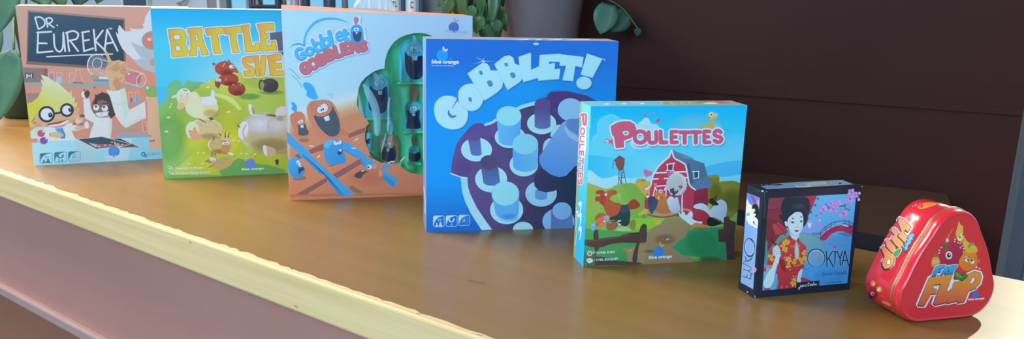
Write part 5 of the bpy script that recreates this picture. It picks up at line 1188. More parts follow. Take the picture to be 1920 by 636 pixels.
# title
pp = "415,312 480,275 545,262 610,264 655,292 672,345 660,390 622,428 545,456 545,526 466,533 448,420 425,395"
tt = [('O', 660, 484, -3, 116, 118, 46), ('U', 802, 484, -2, 84, 112, 46), ('L', 920, 478, -1, 66, 112, 48), ('E', 1034, 478, -1, 64, 110, 42), ('T', 1126, 482, 0, 92, 108, 46), ('T', 1240, 482, 0, 92, 110, 46), ('E', 1370, 478, -1, 62, 112, 42), ('S', 1474, 476, -2, 82, 118, 44)]
tt = [(*q[:6], q[6] * 0.8) for q in tt]
a.p(P1, [(x + 8, y + 14) for x, y in P_(pp)], '4f9ec4', ol=('4f9ec4', 18)); a.word(P1, [(c_, x + 8, y + 14, *r_) for c_, x, y, *r_ in tt], 44, '4f9ec4', halo=[('4f9ec4', 16)])
a.p(P1, pp, 'd2ecf8', ol=('d2ecf8', 20)); a.word(P1, tt, 44, 'd2ecf8', halo=[('d2ecf8', 18)])
a.p(P1, pp, 'c05a78', ol=('a44868', 3)); a.p(P1, "530,372 548,362 585,360 600,375 590,402 552,408", 'd6eaf2'); a.p(P1, "548,378 575,372 585,380 560,395", '3f7f88')
a.word(P1, tt, 44, 'be587a', halo=[('a44868', 2)]); a.t(P1, 'TM', 1600, 358, 1628, 358, 12, '4a7a94')
# tower, hills, barn
a.p(P2, "150,520 1740,520 1740,1400 150,1400", '7cb04a')
a.p(P2, "420,170 485,113 540,148 530,185", '6e4a50'); a.p(P2, "440,175 480,150 535,150 535,200 522,258 478,266 448,215", ('8c4f4c', '744248', 450, 160, 530, 250)); a.s(P2, "425,180 418,245", 6, '5d4a58')
for q in ("482,268 472,412", "500,262 505,410", "525,260 552,398", "525,262 492,400", "482,335 538,332", "480,345 520,400"): a.s(P2, q, 7, '5a5266')
a.p(P2, "150,402 210,400 270,420 350,445 450,430 700,440 800,430 800,640 150,640", 'a3a94e', True); a.p(P2, "660,350 700,345 745,355 748,418 700,425 640,412", 'aaa24a', True); a.p(P2, "700,350 748,358 748,418 700,425", '8f8838')
a.p(P2, "620,410 760,370 840,420 840,540 700,520", 'c0a24a', True)
a.p(P2, "395,445 440,410 500,395 600,386 640,400 700,470 760,530 800,620 800,700 500,700 400,520", ('84b04e', '6fa440', 420, 420, 760, 600)); a.p(P2, "500,400 600,388 640,400 720,500 600,560", '76a548'); a.p(P2, "150,480 250,450 400,460 480,520 600,640 400,800 150,800", ('8fae50', '80b44c', 160, 500, 420, 640), True)
a.p(P2, "1360,320 1400,308 1470,308 1482,350 1470,385 1500,370 1620,365 1700,395 1700,800 1360,800", ('8a8a34', '6e7030', 1380, 330, 1650, 600)); a.p(P2, "1365,345 1420,330 1475,345 1480,420 1400,430", '7a7a28'); a.soft(P2, 1600, 560, 150, 130, '5f6a2e', .7); a.soft(P2, 1440, 480, 80, 100, '6a6a22', .7)
a.p(P2, "1200,445 1366,438 1366,800 1200,800", ('96304a', '6e2a40', 1210, 450, 1366, 640))
barn = "1000,85 1030,150 1130,205 1158,310 1178,405 1225,450 1215,800 765,800 790,420 825,300 880,225 965,150"
a.p(P2, barn, ('b83c54', 'a63a52', 800, 300, 1200, 640))
a.p(P2, "1008,55 1215,140 1218,156 1325,192 1358,315 1412,405 1395,430 1240,456 1180,402 1152,210 1030,140", ('567a98', '456a88', 1020, 60, 1380, 430)); a.p(P2, "1190,395 1358,318 1412,405 1395,430 1240,456", '54789a'); a.p(P2, "1010,57 1215,140 1218,156 1120,140", '6688a2'); a.p(P2, "1150,200 1180,190 1215,390 1190,400", '3c6080')
a.s(P2, "1000,64 975,130 930,165 875,222 830,290 808,345 795,410 770,440 725,455", 15, 'cfdfe8', True); a.s(P2, "1004,64 1028,138 1080,168 1138,208 1160,300 1180,405 1238,456", 15, 'cfdfe8', True)
a.s(P2, "822,288 1152,276", 15, 'cfdfe8'); a.s(P2, "805,350 870,346", 13, 'cfdfe8'); a.s(P2, "925,343 985,340", 13, 'cfdfe8'); a.s(P2, "1100,336 1160,334", 13, 'cfdfe8'); a.s(P2, "855,420 960,412", 12, 'cfdfe8')
a.p(P2, "955,207 1028,195 1015,258 962,258", '7a3a4a'); a.s(P2, "950,205 1035,190", 10, 'd6e4ea'); a.s(P2, "960,205 962,262", 10, 'd6e4ea'); a.s(P2, "1022,198 1012,262", 10, 'd6e4ea'); a.s(P2, "945,264 1025,262", 9, 'd6e4ea')
a.p(P2, "1222,280 1268,275 1265,332 1228,342", '2f4d60'); a.s(P2, "1208,276 1275,272", 8, 'cfdfe8'); a.s(P2, "1220,280 1226,346", 8, 'cfdfe8'); a.s(P2, "1270,276 1268,335", 8, 'cfdfe8'); a.s(P2, "1218,347 1275,333", 8, 'cfdfe8')
for q in ("838,430 818,520", "835,425 855,465", "948,420 945,520", "945,430 928,460", "965,430 1000,500", "1108,500 1108,660"): a.s(P2, q, 11, 'cfdfe8')
a.s(P2, "1010,430 1090,410", 8, '7e2c40')
heart(P2, 762, 292, 46, 'c06ca0', .35); heart(P2, 985, 300, 36, 'bd5a8a', .2); heart(P2, 905, 350, 22, 'a84a6a'); heart(P2, 840, 402, 18, 'c87aa0'); heart(P2, 725, 452, 14, 'b87a9a')
# ground
a.p(P3, "130,100 300,60 560,150 760,60 900,90 1040,140 1400,230 1480,200 1620,60 1620,650 100,650", ('7cb64a', '62a64a', 300, 100, 500, 350)); a.p(P3, "130,245 400,270 700,285 760,420 640,650 100,650", ('4e9e54', '3f8a56', 150, 260, 300, 600))
a.p(P3, "555,160 620,150 900,150 870,250 760,250 640,250 560,230", '86bc40', True); a.p(P3, "900,150 1020,150 1080,180 1160,230 1240,245 1150,300 1000,420 1080,480 1200,560 1260,650 500,650 560,480 700,350 760,250 860,200", ('92815e', '8a7a5c', 800, 200, 800, 560))
a.p(P3, "1115,265 1250,240 1420,235 1620,200 1620,640 1270,640 1230,520 1060,500 975,430 1020,370 1090,330", ('2f9060', '2b7a52', 1100, 260, 1500, 560)); a.soft(P3, 1240, 380, 170, 140, '2f8f5e', .7); a.soft(P3, 900, 350, 120, 60, '7d6a4e', .6)
a.p(P3, "500,440 560,430 720,420 700,560 620,650 540,650 540,500", '92835e', True)
a.p(P3, "735,95 860,100 1000,80 1100,55 1200,100 1190,125 1090,75 1000,110 860,130 735,130", 'b98a68', True); a.s(P3, "735,115 860,140 980,125 1060,100", 14, '8e4a44', True)
# rooster on the left
a.p(P3, "370,140 400,60 480,20 560,60 560,190 520,225 455,205 440,230 380,230", ('2b4a48', '1f3836', 400, 60, 550, 220), True)
a.p(P2, "380,530 420,575 500,600 470,690 420,720 370,720 330,640 320,590 350,560", ('a8583a', 'b0522e', 340, 560, 420, 700), True); a.p(P2, "330,500 380,460 440,460 460,490 400,520 380,560 330,600 300,590", ('b4683e', '9c4a34', 320, 480, 440, 560), True)
a.p(P2, "240,545 255,520 290,520 290,500 255,498 248,478 275,460 320,462 345,490 350,560 330,605 300,600 280,572 250,570", 'a84038', True); a.e(P2, 348, 503, 13, 14, 'ecdcd4'); a.p(P2, "385,555 400,530 430,540 420,565", '8fae4e')
a.p(P2, "555,610 600,560 640,552 690,605 655,640 600,650 560,640", '8e4230', True); a.p(P2, "490,640 560,600 570,680 500,680", '32485e', True); a.p(P2, "455,500 490,500 500,550 480,560", '8ab472', True); a.e(P2, 478, 515, 14, 16, '9ac08a')
a.p(P3, "228,155 260,105 310,100 345,130 335,180 270,205 240,225 245,180", 'ae5a44', True); a.p(P3, "245,165 320,120 330,150 270,200", 'c4714e', True); a.p(P3, "255,225 300,185 350,170 330,205 290,235", 'c07a56', True); a.p(P3, "345,190 430,185 430,250 350,262", '8a5f48', True); a.s(P3, "345,172 420,168", 5, 'b88a6a')
a.p(P3, "315,140 345,120 370,135 360,165 330,165", '8aa6cc', True); a.e(P3, 322, 178, 11, 9, 'e2ecf2'); a.e(P3, 375, 190, 8, 6, 'd0c0b8')
for q in ("440,185 478,172", "445,200 475,212", "452,185 460,168", "460,200 470,205"): a.s(P3, q, 8, 'cfd8c8')
a.p(P3, "190,250 200,205 230,200 235,240 215,268", '6aa2e2', True); a.e(P3, 215, 215, 14, 12, '8ab8f0'); a.p(P3, "425,262 470,235 540,240 590,262 500,275", '9ebc8e', True); a.p(P3, "640,115 700,60 735,40 730,100 690,120", 'c8a848', True); a.p(P3, "560,180 615,165 610,250 570,255", '84803c', True); a.p(P3, "670,125 710,110 715,145 690,150", '4f9a50', True); a.p(P3, "800,180 855,165 850,205 810,205", 'b8b450', True)
# hens before the barn
a.p(P3, "745,-40 790,-60 830,-10 820,40 790,75 760,60", ('2f4560', '26344a', 750, -20, 820, 60), True); a.p(P2, "735,560 760,490 770,515 800,560 780,640 740,640", 'a83c44', True); a.p(P2, "765,540 800,530 850,560 862,600 830,660 800,700 775,640", ('2f4258', '3c5270', 770, 540, 850, 640), True); a.e(P2, 762, 523, 13, 14, 'e6ecf0')
a.p(P2, "835,500 860,460 900,450 935,500 960,560 990,620 985,680 900,690 850,660 860,600 870,560 840,540", ('c2803c', 'a86a48', 880, 460, 900, 690), True); a.e(P2, 895, 470, 16, 18, 'e6ecf0'); a.e(P2, 895, 471, 6, 8, '2a3340'); a.p(P2, "865,525 880,515 875,550 865,548", 'd8c8b8'); a.p(P2, "895,520 912,525 908,555", 'a8403c')
rg = random.Random(8)
fl_ = [(1052 + 98 * math.cos(t) * (1 + .09 * (i % 2)), 400 + 108 * math.sin(t) * (1 + .09 * (i % 2))) for i, t in enumerate([2 * math.pi * i / 40 for i in range(40)])]
a.p(P2, fl_, ('c9d6de', 'aebcc6', 980, 330, 1120, 480)); a.e(P2, 1035, 390, 82, 92, ('b4bfc8', 'a4b0b2', 1000, 320, 1040, 470)); a.p(P2, "985,450 1030,440 1070,470 1040,500 1035,525 1025,530 1015,500 990,480", '3c4a58', True); a.e(P2, 1042, 454, 15, 16, 'e6eef2'); a.e(P2, 1042, 455, 6, 7, '222a34'); heart(P2, 1092, 428, 22, 'a84a68')
a.p(P2, "955,560 985,520 1010,525 1030,540 1060,530 1080,600 1085,650 1040,690 985,660 970,620", ('bcd0e4', '9ab4cc', 970, 540, 1080, 660), True); a.s(P3, "1062,-40 1062,105", 14, 'c4cfda')
# white hen family on the right
a.p(P3, "1170,45 1195,15 1260,8 1310,40 1330,70 1380,5 1430,-30 1480,0 1492,60 1480,130 1460,190 1430,170 1370,140 1310,135 1230,120 1200,85 1230,75", ('b9d0e4', '9ab4ce', 1200, 20, 1480, 150), True); a.p(P2, "1370,555 1410,535 1440,570 1470,600 1440,612 1390,600", '26302e', True); a.p(P2, "1430,530 1450,505 1440,560", '26302e'); a.p(P3, "1310,10 1345,20 1330,70 1310,50", 'a8a24a', True)
a.p(P3, "1150,80 1215,60 1290,90 1330,150 1300,230 1200,180", ('b03a46', '8e3040', 1180, 80, 1300, 200), True); a.p(P3, "1320,140 1400,170 1440,195 1400,215 1330,225 1300,200", '20262a', True); a.p(P3, "1150,190 1200,180 1260,205 1320,222 1310,240 1200,242 1150,230", 'bb8440', True); a.s(P3, "1180,240 1300,238", 8, 'a8504a')
a.p(P3, "1025,90 1055,110 1080,85 1100,120 1145,80 1165,110 1160,150 1200,175 1250,185 1240,200 1190,190 1150,215 1100,180 1050,140", 'bdd6ee', True); a.s(P3, "1035,95 1040,130", 9, 'dfe8f0'); a.e(P3, 1243, 188, 12, 10, 'e2eaf0')
# fence
fz = '4c3a38'
a.p(P3, "1460,140 1500,128 1515,165 1575,185 1565,300 1555,545 1490,548 1478,380 1410,372 1405,260 1458,250", ('4a3936', '3a2e34', 1420, 200, 1560, 400)); a.p(P3, "225,270 255,258 262,300 270,430 242,480 240,600 195,612 228,440 215,330", fz, True); a.p(P3, "130,355 240,352 330,335 440,325 540,295 650,280 730,285 715,380 620,385 480,382 380,395 300,425 200,425 130,405", ('54423c', '483634', 200, 300, 500, 420)); a.s(P3, "160,370 330,350 560,312", 5, '7a5a4a', True)
a.p(P3, "655,270 672,220 695,202 722,215 725,280 715,378 660,385 640,470 630,562 588,556 600,470 640,360", fz, True); a.p(P3, "130,515 300,520 470,555 650,570 640,590 300,600 120,600", '4a4034', True); a.p(P3, "120,470 160,480 240,500 230,610 120,615", '4a6a44'); a.soft(P3, 1320, 560, 160, 60, '4f4a38', .6)
a.p(P3, "850,345 940,340 930,365 870,372", '8a5a44', True); a.e(P3, 918, 352, 7, 7, 'd8e0e2'); a.e(P3, 935, 345, 6, 6, 'd8e0e2'); a.s(P3, "560,465 580,450", 5, 'a8c890'); a.soft(P3, 750, 465, 70, 18, '6a6484', .8)
# credits and mark
a.ring(P3, 180, 485, 19, 18, 8, WH)
for i in range(12): a.s(P3, [(180 + 22 * math.cos(i * math.pi / 6), 485 + 21 * math.sin(i * math.pi / 6)), (180 + 27 * math.cos(i * math.pi / 6), 485 + 26 * math.sin(i * math.pi / 6))], 5, WH)
a.ring(P3, 222, 473, 10, 10, 5, WH); a.e(P3, 180, 485, 5, 5, WH); a.p(P3, "150,540 170,530 195,532 212,550 200,570 175,578 158,565", 'cfe0e8', True); a.s(P3, "212,550 235,547", 4, 'b8b0a8'); a.s(P3, "165,545 180,552", 5, '3f5f50')
a.t(P3, 'LIONEL BORG', 248, 488, 420, 480, 22, WH, .025); a.t(P3, 'CYRIL BOUQUET', 243, 557, 452, 546, 22, WH, .025)
a.logo(P3, 838, 468, 50, '2f7ed4', 'b8a44c', 742, 535, 965, 524, 28, 'd6e6f4', None, .45, -1.0)
a.s(P3, "142,610 148,200", 3, '49a8dc'); a.s(PX, [(1107.3, 201), (1106.6, 240)], 1.2, '8ad8f4')
a.build('cover_print', B.root)
# left side: the title again, reading downwards
a = B.left
def sidebg(px): return mix(ink('62c4f0'), ink('18aef0'), (px[1] - 240) / 180)
a.field(sidebg, 12)
a.p(PX, [(1086, 186), (1091.3, 192), (1078.8, 484), (1073, 480)], '8fa070')
a.p(PX, [(1098, 226), (1099, 275), (1095, 300), (1089, 290), (1088, 250)], 'cfe6f2', True)
ltr = [('P', 1089.5, 213.5, 88, 22, 9.0, 4.2), ('O', 1089.3, 240, 93, 12, 7, 2.6), ('U', 1088.3, 255, 93, 11, 7.2, 2.6), ('L', 1087.5, 270, 93, 9, 7.4, 2.6), ('E', 1086.8, 283, 93, 9, 7.4, 2.4), ('T', 1086, 296, 93, 11, 7.6, 2.5), ('T', 1085.3, 310, 93, 11, 7.6, 2.5), ('E', 1084.8, 324, 93, 9, 7.6, 2.4), ('S', 1084.2, 336, 93, 10, 7.8, 2.5)]
a.word(PX, ltr, 2.5, 'e4eef4', halo=[('e4eef4', 1.1)]); a.word(PX, ltr, 2.5, 'bb5a78')
for y in (390, 412, 437):
    a.s(PX, [(1081, y + 22), (1079.6, y + 20), (1081.6, y), (1088, y - 8)], .8, 'a8dcf4'); a.p(PX, [(1084, y - 8), (1090.5, y - 12), (1089.6, y + 5), (1086.5, y + 14), (1088, y - 2)], 'd8eef8', True)
a.e(PX, 1083, 398, 2.2, 3, 'd8eef8'); a.e(PX, 1084, 404, 1.6, 2.4, 'd8eef8')
a.p(PX, [(1089.5, 330), (1093, 333), (1092, 338), (1088.5, 336)], 'b8a868', True)
a.build('side_print', B.root)
a = B.top; a.field(lambda px: mix(ink('6fb4cc'), ink('86a29c'), (px[0] - 1240) / 80), 12)
for x, y in ((1137, 196), (1170, 195.5), (1204, 195)): a.p(PX, [(x - 6, y), (x, y - 2.6), (x + 5, y - .6), (x + 5, y + .4)], 'd2e6f0')
for q in ([(1183, 192.4), (1190, 193.2), (1198, 192)], ): a.s(PX, q, .9, 'd6e6ec')
a.p(PX, [(1240, 197), (1246, 190.5), (1352, 188.6), (1368, 193), (1360, 195.6)], '8c9a86'); a.p(PX, [(1330, 190.4), (1350, 189.6), (1372, 193.2), (1352, 195)], 'a0707c')
for x in (1243, 1262, 1281, 1296): a.s(PX, [(x, 196), (x - 5, 191)], .9, 'c6cfc4')
a.p(PX, [(1318, 193.6), (1335, 192), (1346, 194.4), (1326, 195)], 'c9d0d2', True); a.s(PX, [(1306, 192), (1320, 190.6), (1330, 191.4)], .8, '5a6a66')
a.build('top_print', B.root)

# ====== small black box with the lady under the parasol
O1, O2, O3 = View(1380, 330, 7.68), View(1380, 400, 7.068), View(1380, 480, 7.484)
B = game_box('small black game box with a red dressed lady under a parasol on its cover', 0.2797, 0.9065, 0.2883, 0.1291, 0.1264, 0.0337, card('black_blue_card', '1d2b3c', .35), card('black_base_card', '18222f', .35), 0.030)
a = B.front; a.tolx = 1
a.field(lambda px: ink('1b2839'), 2)
TL, TR, BR, BL = O1((470, 322)), O1((1732, 254)), O3((1562, 382)), O3((368, 487))
q2 = [a.to2(p) for p in (BL, BR, TR, TL)]; full = a.quad; a.quad = q2
a.p(PX, [TL, TR, BR, BL], ('5cb4ff', '3f92da', 1520, 370, 1505, 530))
a.p(O2, "880,130 940,110 1010,90 1100,110 1200,140 1300,165 1600,200 1600,300 880,300", ('7aa0e6', '6f9ede', 900, 120, 1200, 240), True); a.p(O2, "830,262 1000,262 1200,290 1600,280 1600,640 830,640", ('5fa2d8', '4a9ade', 900, 280, 1500, 560)); a.p(O2, "700,262 830,255 940,270 1060,310 1160,390 1210,500 1180,640 700,640", ('6fa4a8', '5c9ac0', 800, 280, 1100, 560), True); a.s(O2, "870,262 960,275 1070,315 1160,385", 4, '3f6a78', True)
a.p(O2, "1000,260 1110,255 1130,280 1030,292", '4f8a9c', True); a.p(O2, "1330,270 1540,250 1540,310 1420,290", '4a86b4', True); a.s(O2, "1160,400 1260,410 1200,440", 5, '4a7f9c', True); a.soft(O2, 1400, 380, 200, 80, '58b2ee', .7)
a.p(O2, "380,340 540,300 700,250 720,400 560,420 440,500 380,700", ('3f8a86', '4f9a94', 400, 500, 680, 280))
# parasol
a.p(O1, "450,300 1160,270 1150,300 1120,400 1060,540 1020,620 700,760 600,900 450,1100", ('76323e', '8a3a48', 480, 350, 1100, 350)); a.p(O1, "470,320 710,300 660,390 640,470 460,480", '7e3c4c'); a.p(O1, "1030,290 1155,280 1115,400 1062,520 1050,400", 'a8384c', True)
a.p(O2, "400,60 620,120 690,250 540,310 480,340 430,340 390,330", '6e2f38'); a.p(O2, "480,150 560,115 690,235 640,260 520,295", 'a8404c'); a.s(O2, "470,160 530,300", 8, '8a3440'); a.s(O2, "520,130 650,255", 9, '5a2a32'); a.s(O1, "470,430 700,330", 5, '5e2834', True); a.s(O1, "460,490 650,470", 5, '5e2834', True); a.s(O1, "1060,440 1140,420", 5, '5a2230'); a.s(O1, "1060,350 1170,326", 5, '5a2230')
a.p(O2, "395,320 480,335 500,380 540,400 520,420 430,350 425,385 400,360", '6a2a34'); a.e(O2, 425, 375, 12, 14, '7a3a44'); a.e(O2, 648, 285, 16, 10, '7a3a44')
for x, y in ((1178, 326), (1140, 422), (1078, 522)): a.e(O1, x, y, 15, 16, '4a4a80')
a.s(O2, "470,320 510,400 560,540 590,640 640,800", [14, 16, 16], '5a2a32')
# bridge
a.p(O2, "1112,350 1110,320 1180,250 1260,195 1340,168 1430,155 1560,165 1560,300 1500,270 1420,240 1340,240 1270,270 1220,320 1190,362 1130,362", ('a8385a', '963a62', 1150, 300, 1500, 200)); a.s(O2, "1115,345 1200,270 1290,205 1400,178 1560,205", 8, '7a2c50', True)
for wd, dy in ((7, 0), (6, 34)): a.s(O2, [(x, y + dy) for x, y in P_("1115,255 1180,185 1270,130 1370,102 1460,105 1560,140")], wd, '2f3f70', True)
for x, y in ((1118, 240), (1190, 165), (1258, 125), (1310, 105), (1440, 85), (1495, 92), (1545, 125)): a.s(O2, [(x, y), (x + 3, y + 85)], 7, '7a2c50')
a.s(O2, "1300,160 1340,140 1400,135", 6, 'b8d8f4'); a.e(O2, 1390, 180, 18, 22, 'a84a48'); a.s(O2, "1420,160 1480,172", 16, 'c4d4ee')
for q in ("1125,290 1180,235", "1200,225 1240,190", "1260,175 1300,155"): a.s(O2, q, 9, '8ac0f0')
a.s(O2, "1410,280 1500,300", 4, '3a6a90'); a.s(O2, "1430,295 1480,310", 4, '3a6a90')
a.p(O2, "945,110 975,120 1000,105 990,180 960,190", 'd0e2f6', True); a.s(O2, "945,120 985,130 995,110", 6, '4a5a8a', True); a.p(O2, "1095,85 1120,88 1112,118", 'c6dcf4'); a.s(O2, "930,190 970,185", 4, '9ac0ec')
# lady
a.p(O1, "820,292 900,290 980,300 1040,330 1062,400 1060,500 1000,600 900,640 760,620 690,590 648,500 655,410 690,330 750,300", '1d303f', True); a.p(O1, "640,560 1010,560 1000,700 900,760 720,740 660,640", '1d303f', True); a.soft(O1, 900, 440, 130, 60, '3a4a58', .8); a.s(O1, "790,305 940,300", 8, '6a4450'); a.s(O1, "820,460 900,400 970,450 1010,520", 16, '33434f', True)
a.p(O2, "720,230 830,250 830,320 800,360 765,350 725,300", 'a4d8f0', True); a.p(O2, "740,20 790,-15 860,-10 885,40 890,110 882,190 850,255 805,298 760,275 705,215 680,130 690,70 715,40", 'b8ecff', True); a.p(O2, "640,115 665,108 678,130 682,170 655,168", 'b4e6fa', True); a.s(O2, "640,120 650,160 665,168", 4, '2f4a5c', True); a.s(O2, "690,180 730,260 800,300 850,260 882,190", 3.5, '5f9ab8', True)
a.s(O2, "738,72 752,66 766,70", [6, 14, 8], '1e2c3c'); a.s(O2, "852,52 862,46 874,50", [6, 13, 6], '1e2c3c'); a.s(O2, "708,118 740,108 775,122", [4, 9, 5], '22303e', True); a.s(O2, "845,108 862,98 885,102", [5, 9, 4], '22303e', True); a.e(O2, 745, 122, 12, 10, '3a4a60'); a.e(O2, 862, 110, 11, 10, '3a4a60'); a.s(O2, "718,132 745,137 775,128", 3, '4a6a84', True); a.s(O2, "848,120 870,120", 3, '4a6a84'); a.s(O2, "795,180 815,188 830,180", 5, '5f94b4', True); a.s(O2, "820,130 828,175", 2.5, '7fb4d0')
a.p(O2, "775,228 795,220 812,226 825,220 822,238 800,250", '8a2848', True); a.s(O2, "762,230 830,228", 3, '4a2038'); a.p(O2, "800,228 822,226 815,242", '3a2f5c')
# dress
a.p(PX, [O2(p) for p in P_("708,295 745,335 800,365 820,325 860,380 925,440 935,520 930,640")] + [O3(p) for p in P_("985,20 940,110 965,150 920,190 870,245 855,330 850,400 840,470 560,500 600,360 560,240 600,60 520,130 420,150 440,60")] + [O2(p) for p in P_("420,600 440,490 500,440 580,385 680,310")], ('b4404a', 'a4323e', 1480, 450, 1480, 540))
a.p(O2, "708,290 750,335 800,365 795,380 740,350 700,310", '8a2c38', True); a.p(O2, "805,350 822,325 835,345 815,372", '8a2c38'); a.p(O3, "600,60 660,60 700,180 690,220 640,180", '8a2832', True); a.s(O3, "665,225 800,205 900,190", 5, '8a2832', True); a.s(O3, "590,240 600,400", 6, '8a2832', True)
a.p(O2, "795,375 805,380 830,440 838,540 830,600 805,612 780,600 772,500 778,420", 'b9a070', True); a.p(O2, "795,385 815,440 825,540 815,590 795,590 785,500 788,430", '9ecbe0', True)
a.s(O2, "715,440 760,430 800,430 850,420", 9, 'b08a6a', True); a.s(O2, "735,462 775,435", 8, 'b08a6a'); a.s(O2, "800,432 850,440", 7, 'b08a6a'); a.s(O2, "708,295 755,345 798,372", 6, 'c09a60', True)
rg = random.Random(5)
def flower(V_, x, y, r, c_='d0a648'):
    for i in range(5):
        t = i * 1.257 + rg.random(); a.e(V_, x + r * .7 * math.cos(t), y + r * .7 * math.sin(t), r * .55, r * .45, c_, t)
    a.e(V_, x, y, r * .3, r * .3, 'b8843c')
for x, y, r in ((660, 385, 38), (620, 430, 34), (650, 478, 34), (690, 375, 20), (460, 575, 34), (470, 610, 26), (900, 520, 30), (910, 590, 28), (690, 605, 32), (860, 615, 26)): flower(O2, x, y, r)
for x, y, r in ((735, 60, 38), (730, 135, 34), (815, 80, 32), (910, 50, 30), (920, 100, 22), (960, 40, 20), (495, 30, 28), (800, 390, 34), (820, 330, 24)): flower(O3, x, y, r)
a.s(O3, "740,70 800,90 820,150", 8, 'c89c44', True); a.s(O3, "820,140 900,120 925,90", 8, 'c89c44', True); a.s(O3, "800,380 830,420 835,470", 7, 'c89c44', True)
for V_, x, y in ((O2, 725, 555), (O2, 635, 590), (O3, 680, 22), (O3, 755, 195), (O3, 640, 435), (O3, 710, 432), (O3, 800, 285), (O3, 838, 285), (O3, 785, 330)): a.e(V_, x, y, 9, 9, 'e0a890')
a.p(O3, "420,125 505,130 505,150 415,155", 'b98a48')
# arm and hand
a.p(O3, "395,190 430,165 480,165 490,200 420,300 390,420 370,490 360,300", ('7ab0d4', '5c9ccc', 380, 200, 420, 460)); a.p(O3, "385,170 420,165 420,215 385,225", 'a83444'); a.p(O3, "480,360 560,250 580,300 560,440 500,470 470,440", '6aaad6', True)
a.p(O3, "545,30 580,0 605,30 590,90 560,170 540,270 520,390 480,440 420,450 385,420 385,350 430,240 500,150", 'b2dcea', True); a.s(O3, "500,155 430,245 390,345", 4, '4a6a80', True); a.s(O3, "545,270 520,395", 4, '5a8098')
a.p(O2, "480,510 495,450 530,430 545,418 560,440 580,480 590,560 570,590 560,660 520,660 530,590 500,560", 'b6e0ee', True)
for q in ("490,500 530,478 570,480", "488,530 540,505 585,510", "510,560 550,530 590,545", "500,462 540,455 560,470"): a.s(O2, q, 4, '3a5468', True)
a.p(O3, "905,190 930,190 915,300 905,370 855,370 870,250", 'a2d0e8', True); a.p(O3, "910,300 960,310 1050,350 920,362", 'a83848', True); a.p(O3, "400,460 480,450 470,490 400,490", 'a03444'); a.p(O3, "480,440 560,300 575,330 540,470 480,475", '5fa0d0', True)
a.soft(O3, 1300, 300, 240, 130, '48a8f0', .7); a.s(O3, "930,190 1030,175", 4, '3a78b0')
# title
a.e(O2, 1060, 590, 118, 122, '16335a'); a.e(O2, 1060, 594, 106, 112, 'a4d6f4'); a.e(O2, 1060, 596, 100, 106, ('70a8cc', '5a9ad4', 980, 520, 1120, 680)); a.soft(O2, 1070, 560, 60, 40, '9abcc4', .8); a.soft(O3, 1100, 20, 70, 60, '8ab8d8', .6)
for V_, dx, c_, k_ in ((O2, 6, 'b4dcf6', 12), (O2, 0, '12294c', 15)):
    a.word(V_, [('K', 1200 + dx, 712 + dx * .4, -2, 92, 205, k_), ('Y', 1345 + dx, 690 + dx * .4, -2, 75, 185, k_), ('A', 1405 + dx, 695 + dx * .4, -2, 90, 195, k_)], k_, c_)
    a.s(V_, [(1295 + dx, 510), (1330 + dx, 508)], k_ * .8, c_); a.s(V_, [(1315 + dx, 512), (1312 + dx, 640), (1305 + dx, 750)], [k_, k_, 3], c_)
for i in range(5): a.e(O2, 1308 + 24 * math.cos(i * 1.257), 447 + 20 * math.sin(i * 1.257), 15, 13, 'a868b4', i * 1.257)
a.e(O2, 1308, 447, 8, 8, '6a3a70')
a.t(O3, 'Bruno Cathala', 1212, 282, 1550, 250, 52, '24507c', .004, .25); a.s(O3, "1430,262 1545,254", 4, '24507c')
a.t(O3, 'Cyril Bouquet', 1240, 394, 1490, 372, 34, '2a5a88', .004, .3); a.s(O3, "1185,385 1215,370", 4, '2a5a88')
a.quad = full
a.p(O3, "845,372 1165,345 1160,420 840,480", '1b2839')
for q in ("905,405 888,460 872,468 880,445 920,425", "930,410 915,425 930,430 945,405 945,428", "985,402 965,410 970,425 995,418", "1015,375 1008,415 1022,418", "1000,392 1035,388", "1050,398 1035,412 1045,418 1062,396 1065,414", "1085,365 1075,408 1085,412", "1095,402 1110,392 1095,392 1098,410 1115,405"):
    a.s(O3, q, 6.5, 'dbe6f0', True)
a.s(O3, "1120,405 1128,392 1130,402", 5, 'dbe6f0')
# blossom branch, runs over the border
a.s(O1, "1145,575 1220,545 1300,490 1370,440 1480,435 1560,425 1610,370 1690,320 1770,300", [14, 16, 14, 12], '5a4468', True); a.s(O1, "1560,430 1580,480 1570,530", 10, '5a4468', True); a.s(O1, "1580,470 1630,490", 8, '4a5a78'); a.s(O1, "1330,460 1300,410", 8, '4a5a78'); a.s(O1, "1700,310 1780,300", 9, '8a5a50')
def blossom(V_, x, y, r, c_='a98ad6'):
    for i in range(5):
        t = i * 1.257 + rg.random() * .6; a.e(V_, x + r * .62 * math.cos(t), y + r * .62 * math.sin(t), r * .55, r * .44, c_ if i % 2 else 'b89ae0', t)
    a.e(V_, x, y, r * .2, r * .2, '6a4a94')
for x, y, r in ((1255, 480, 58), (1400, 480, 58), (1365, 395, 40), (1460, 400, 56), (1430, 430, 40), (1545, 545, 60), (1640, 330, 58), (1660, 235, 50), (1715, 275, 44), (1610, 380, 40), (1195, 570, 26)): blossom(O1, x, y, r)
for x, y, r in ((1775, 250, 22), (1765, 340, 24)): a.e(O1, x, y, r * .8, r, 'c6b4e4')
a.e(O1, 1140, 505, 20, 20, '8ab8e8'); a.e(O1, 1140, 505, 8, 10, '4a5a80'); a.e(O1, 1290, 410, 16, 16, '5a86b4'); a.e(O1, 1625, 488, 14, 14, '5a7aa8')
# scuffed corners
a.e(O1, 1808, 142, 10, 20, 'cfd4dc', -.5); a.s(O1, "412,230 416,480 405,600", 4, '5a7088'); a.p(O1, "430,220 445,214 440,232", 'dfe6ee'); a.s(O3, "262,560 270,585", 10, 'b8c8d4')
a.build('cover_print', B.root, (INK_GLOSS, INK_GLOSS_SOFT))
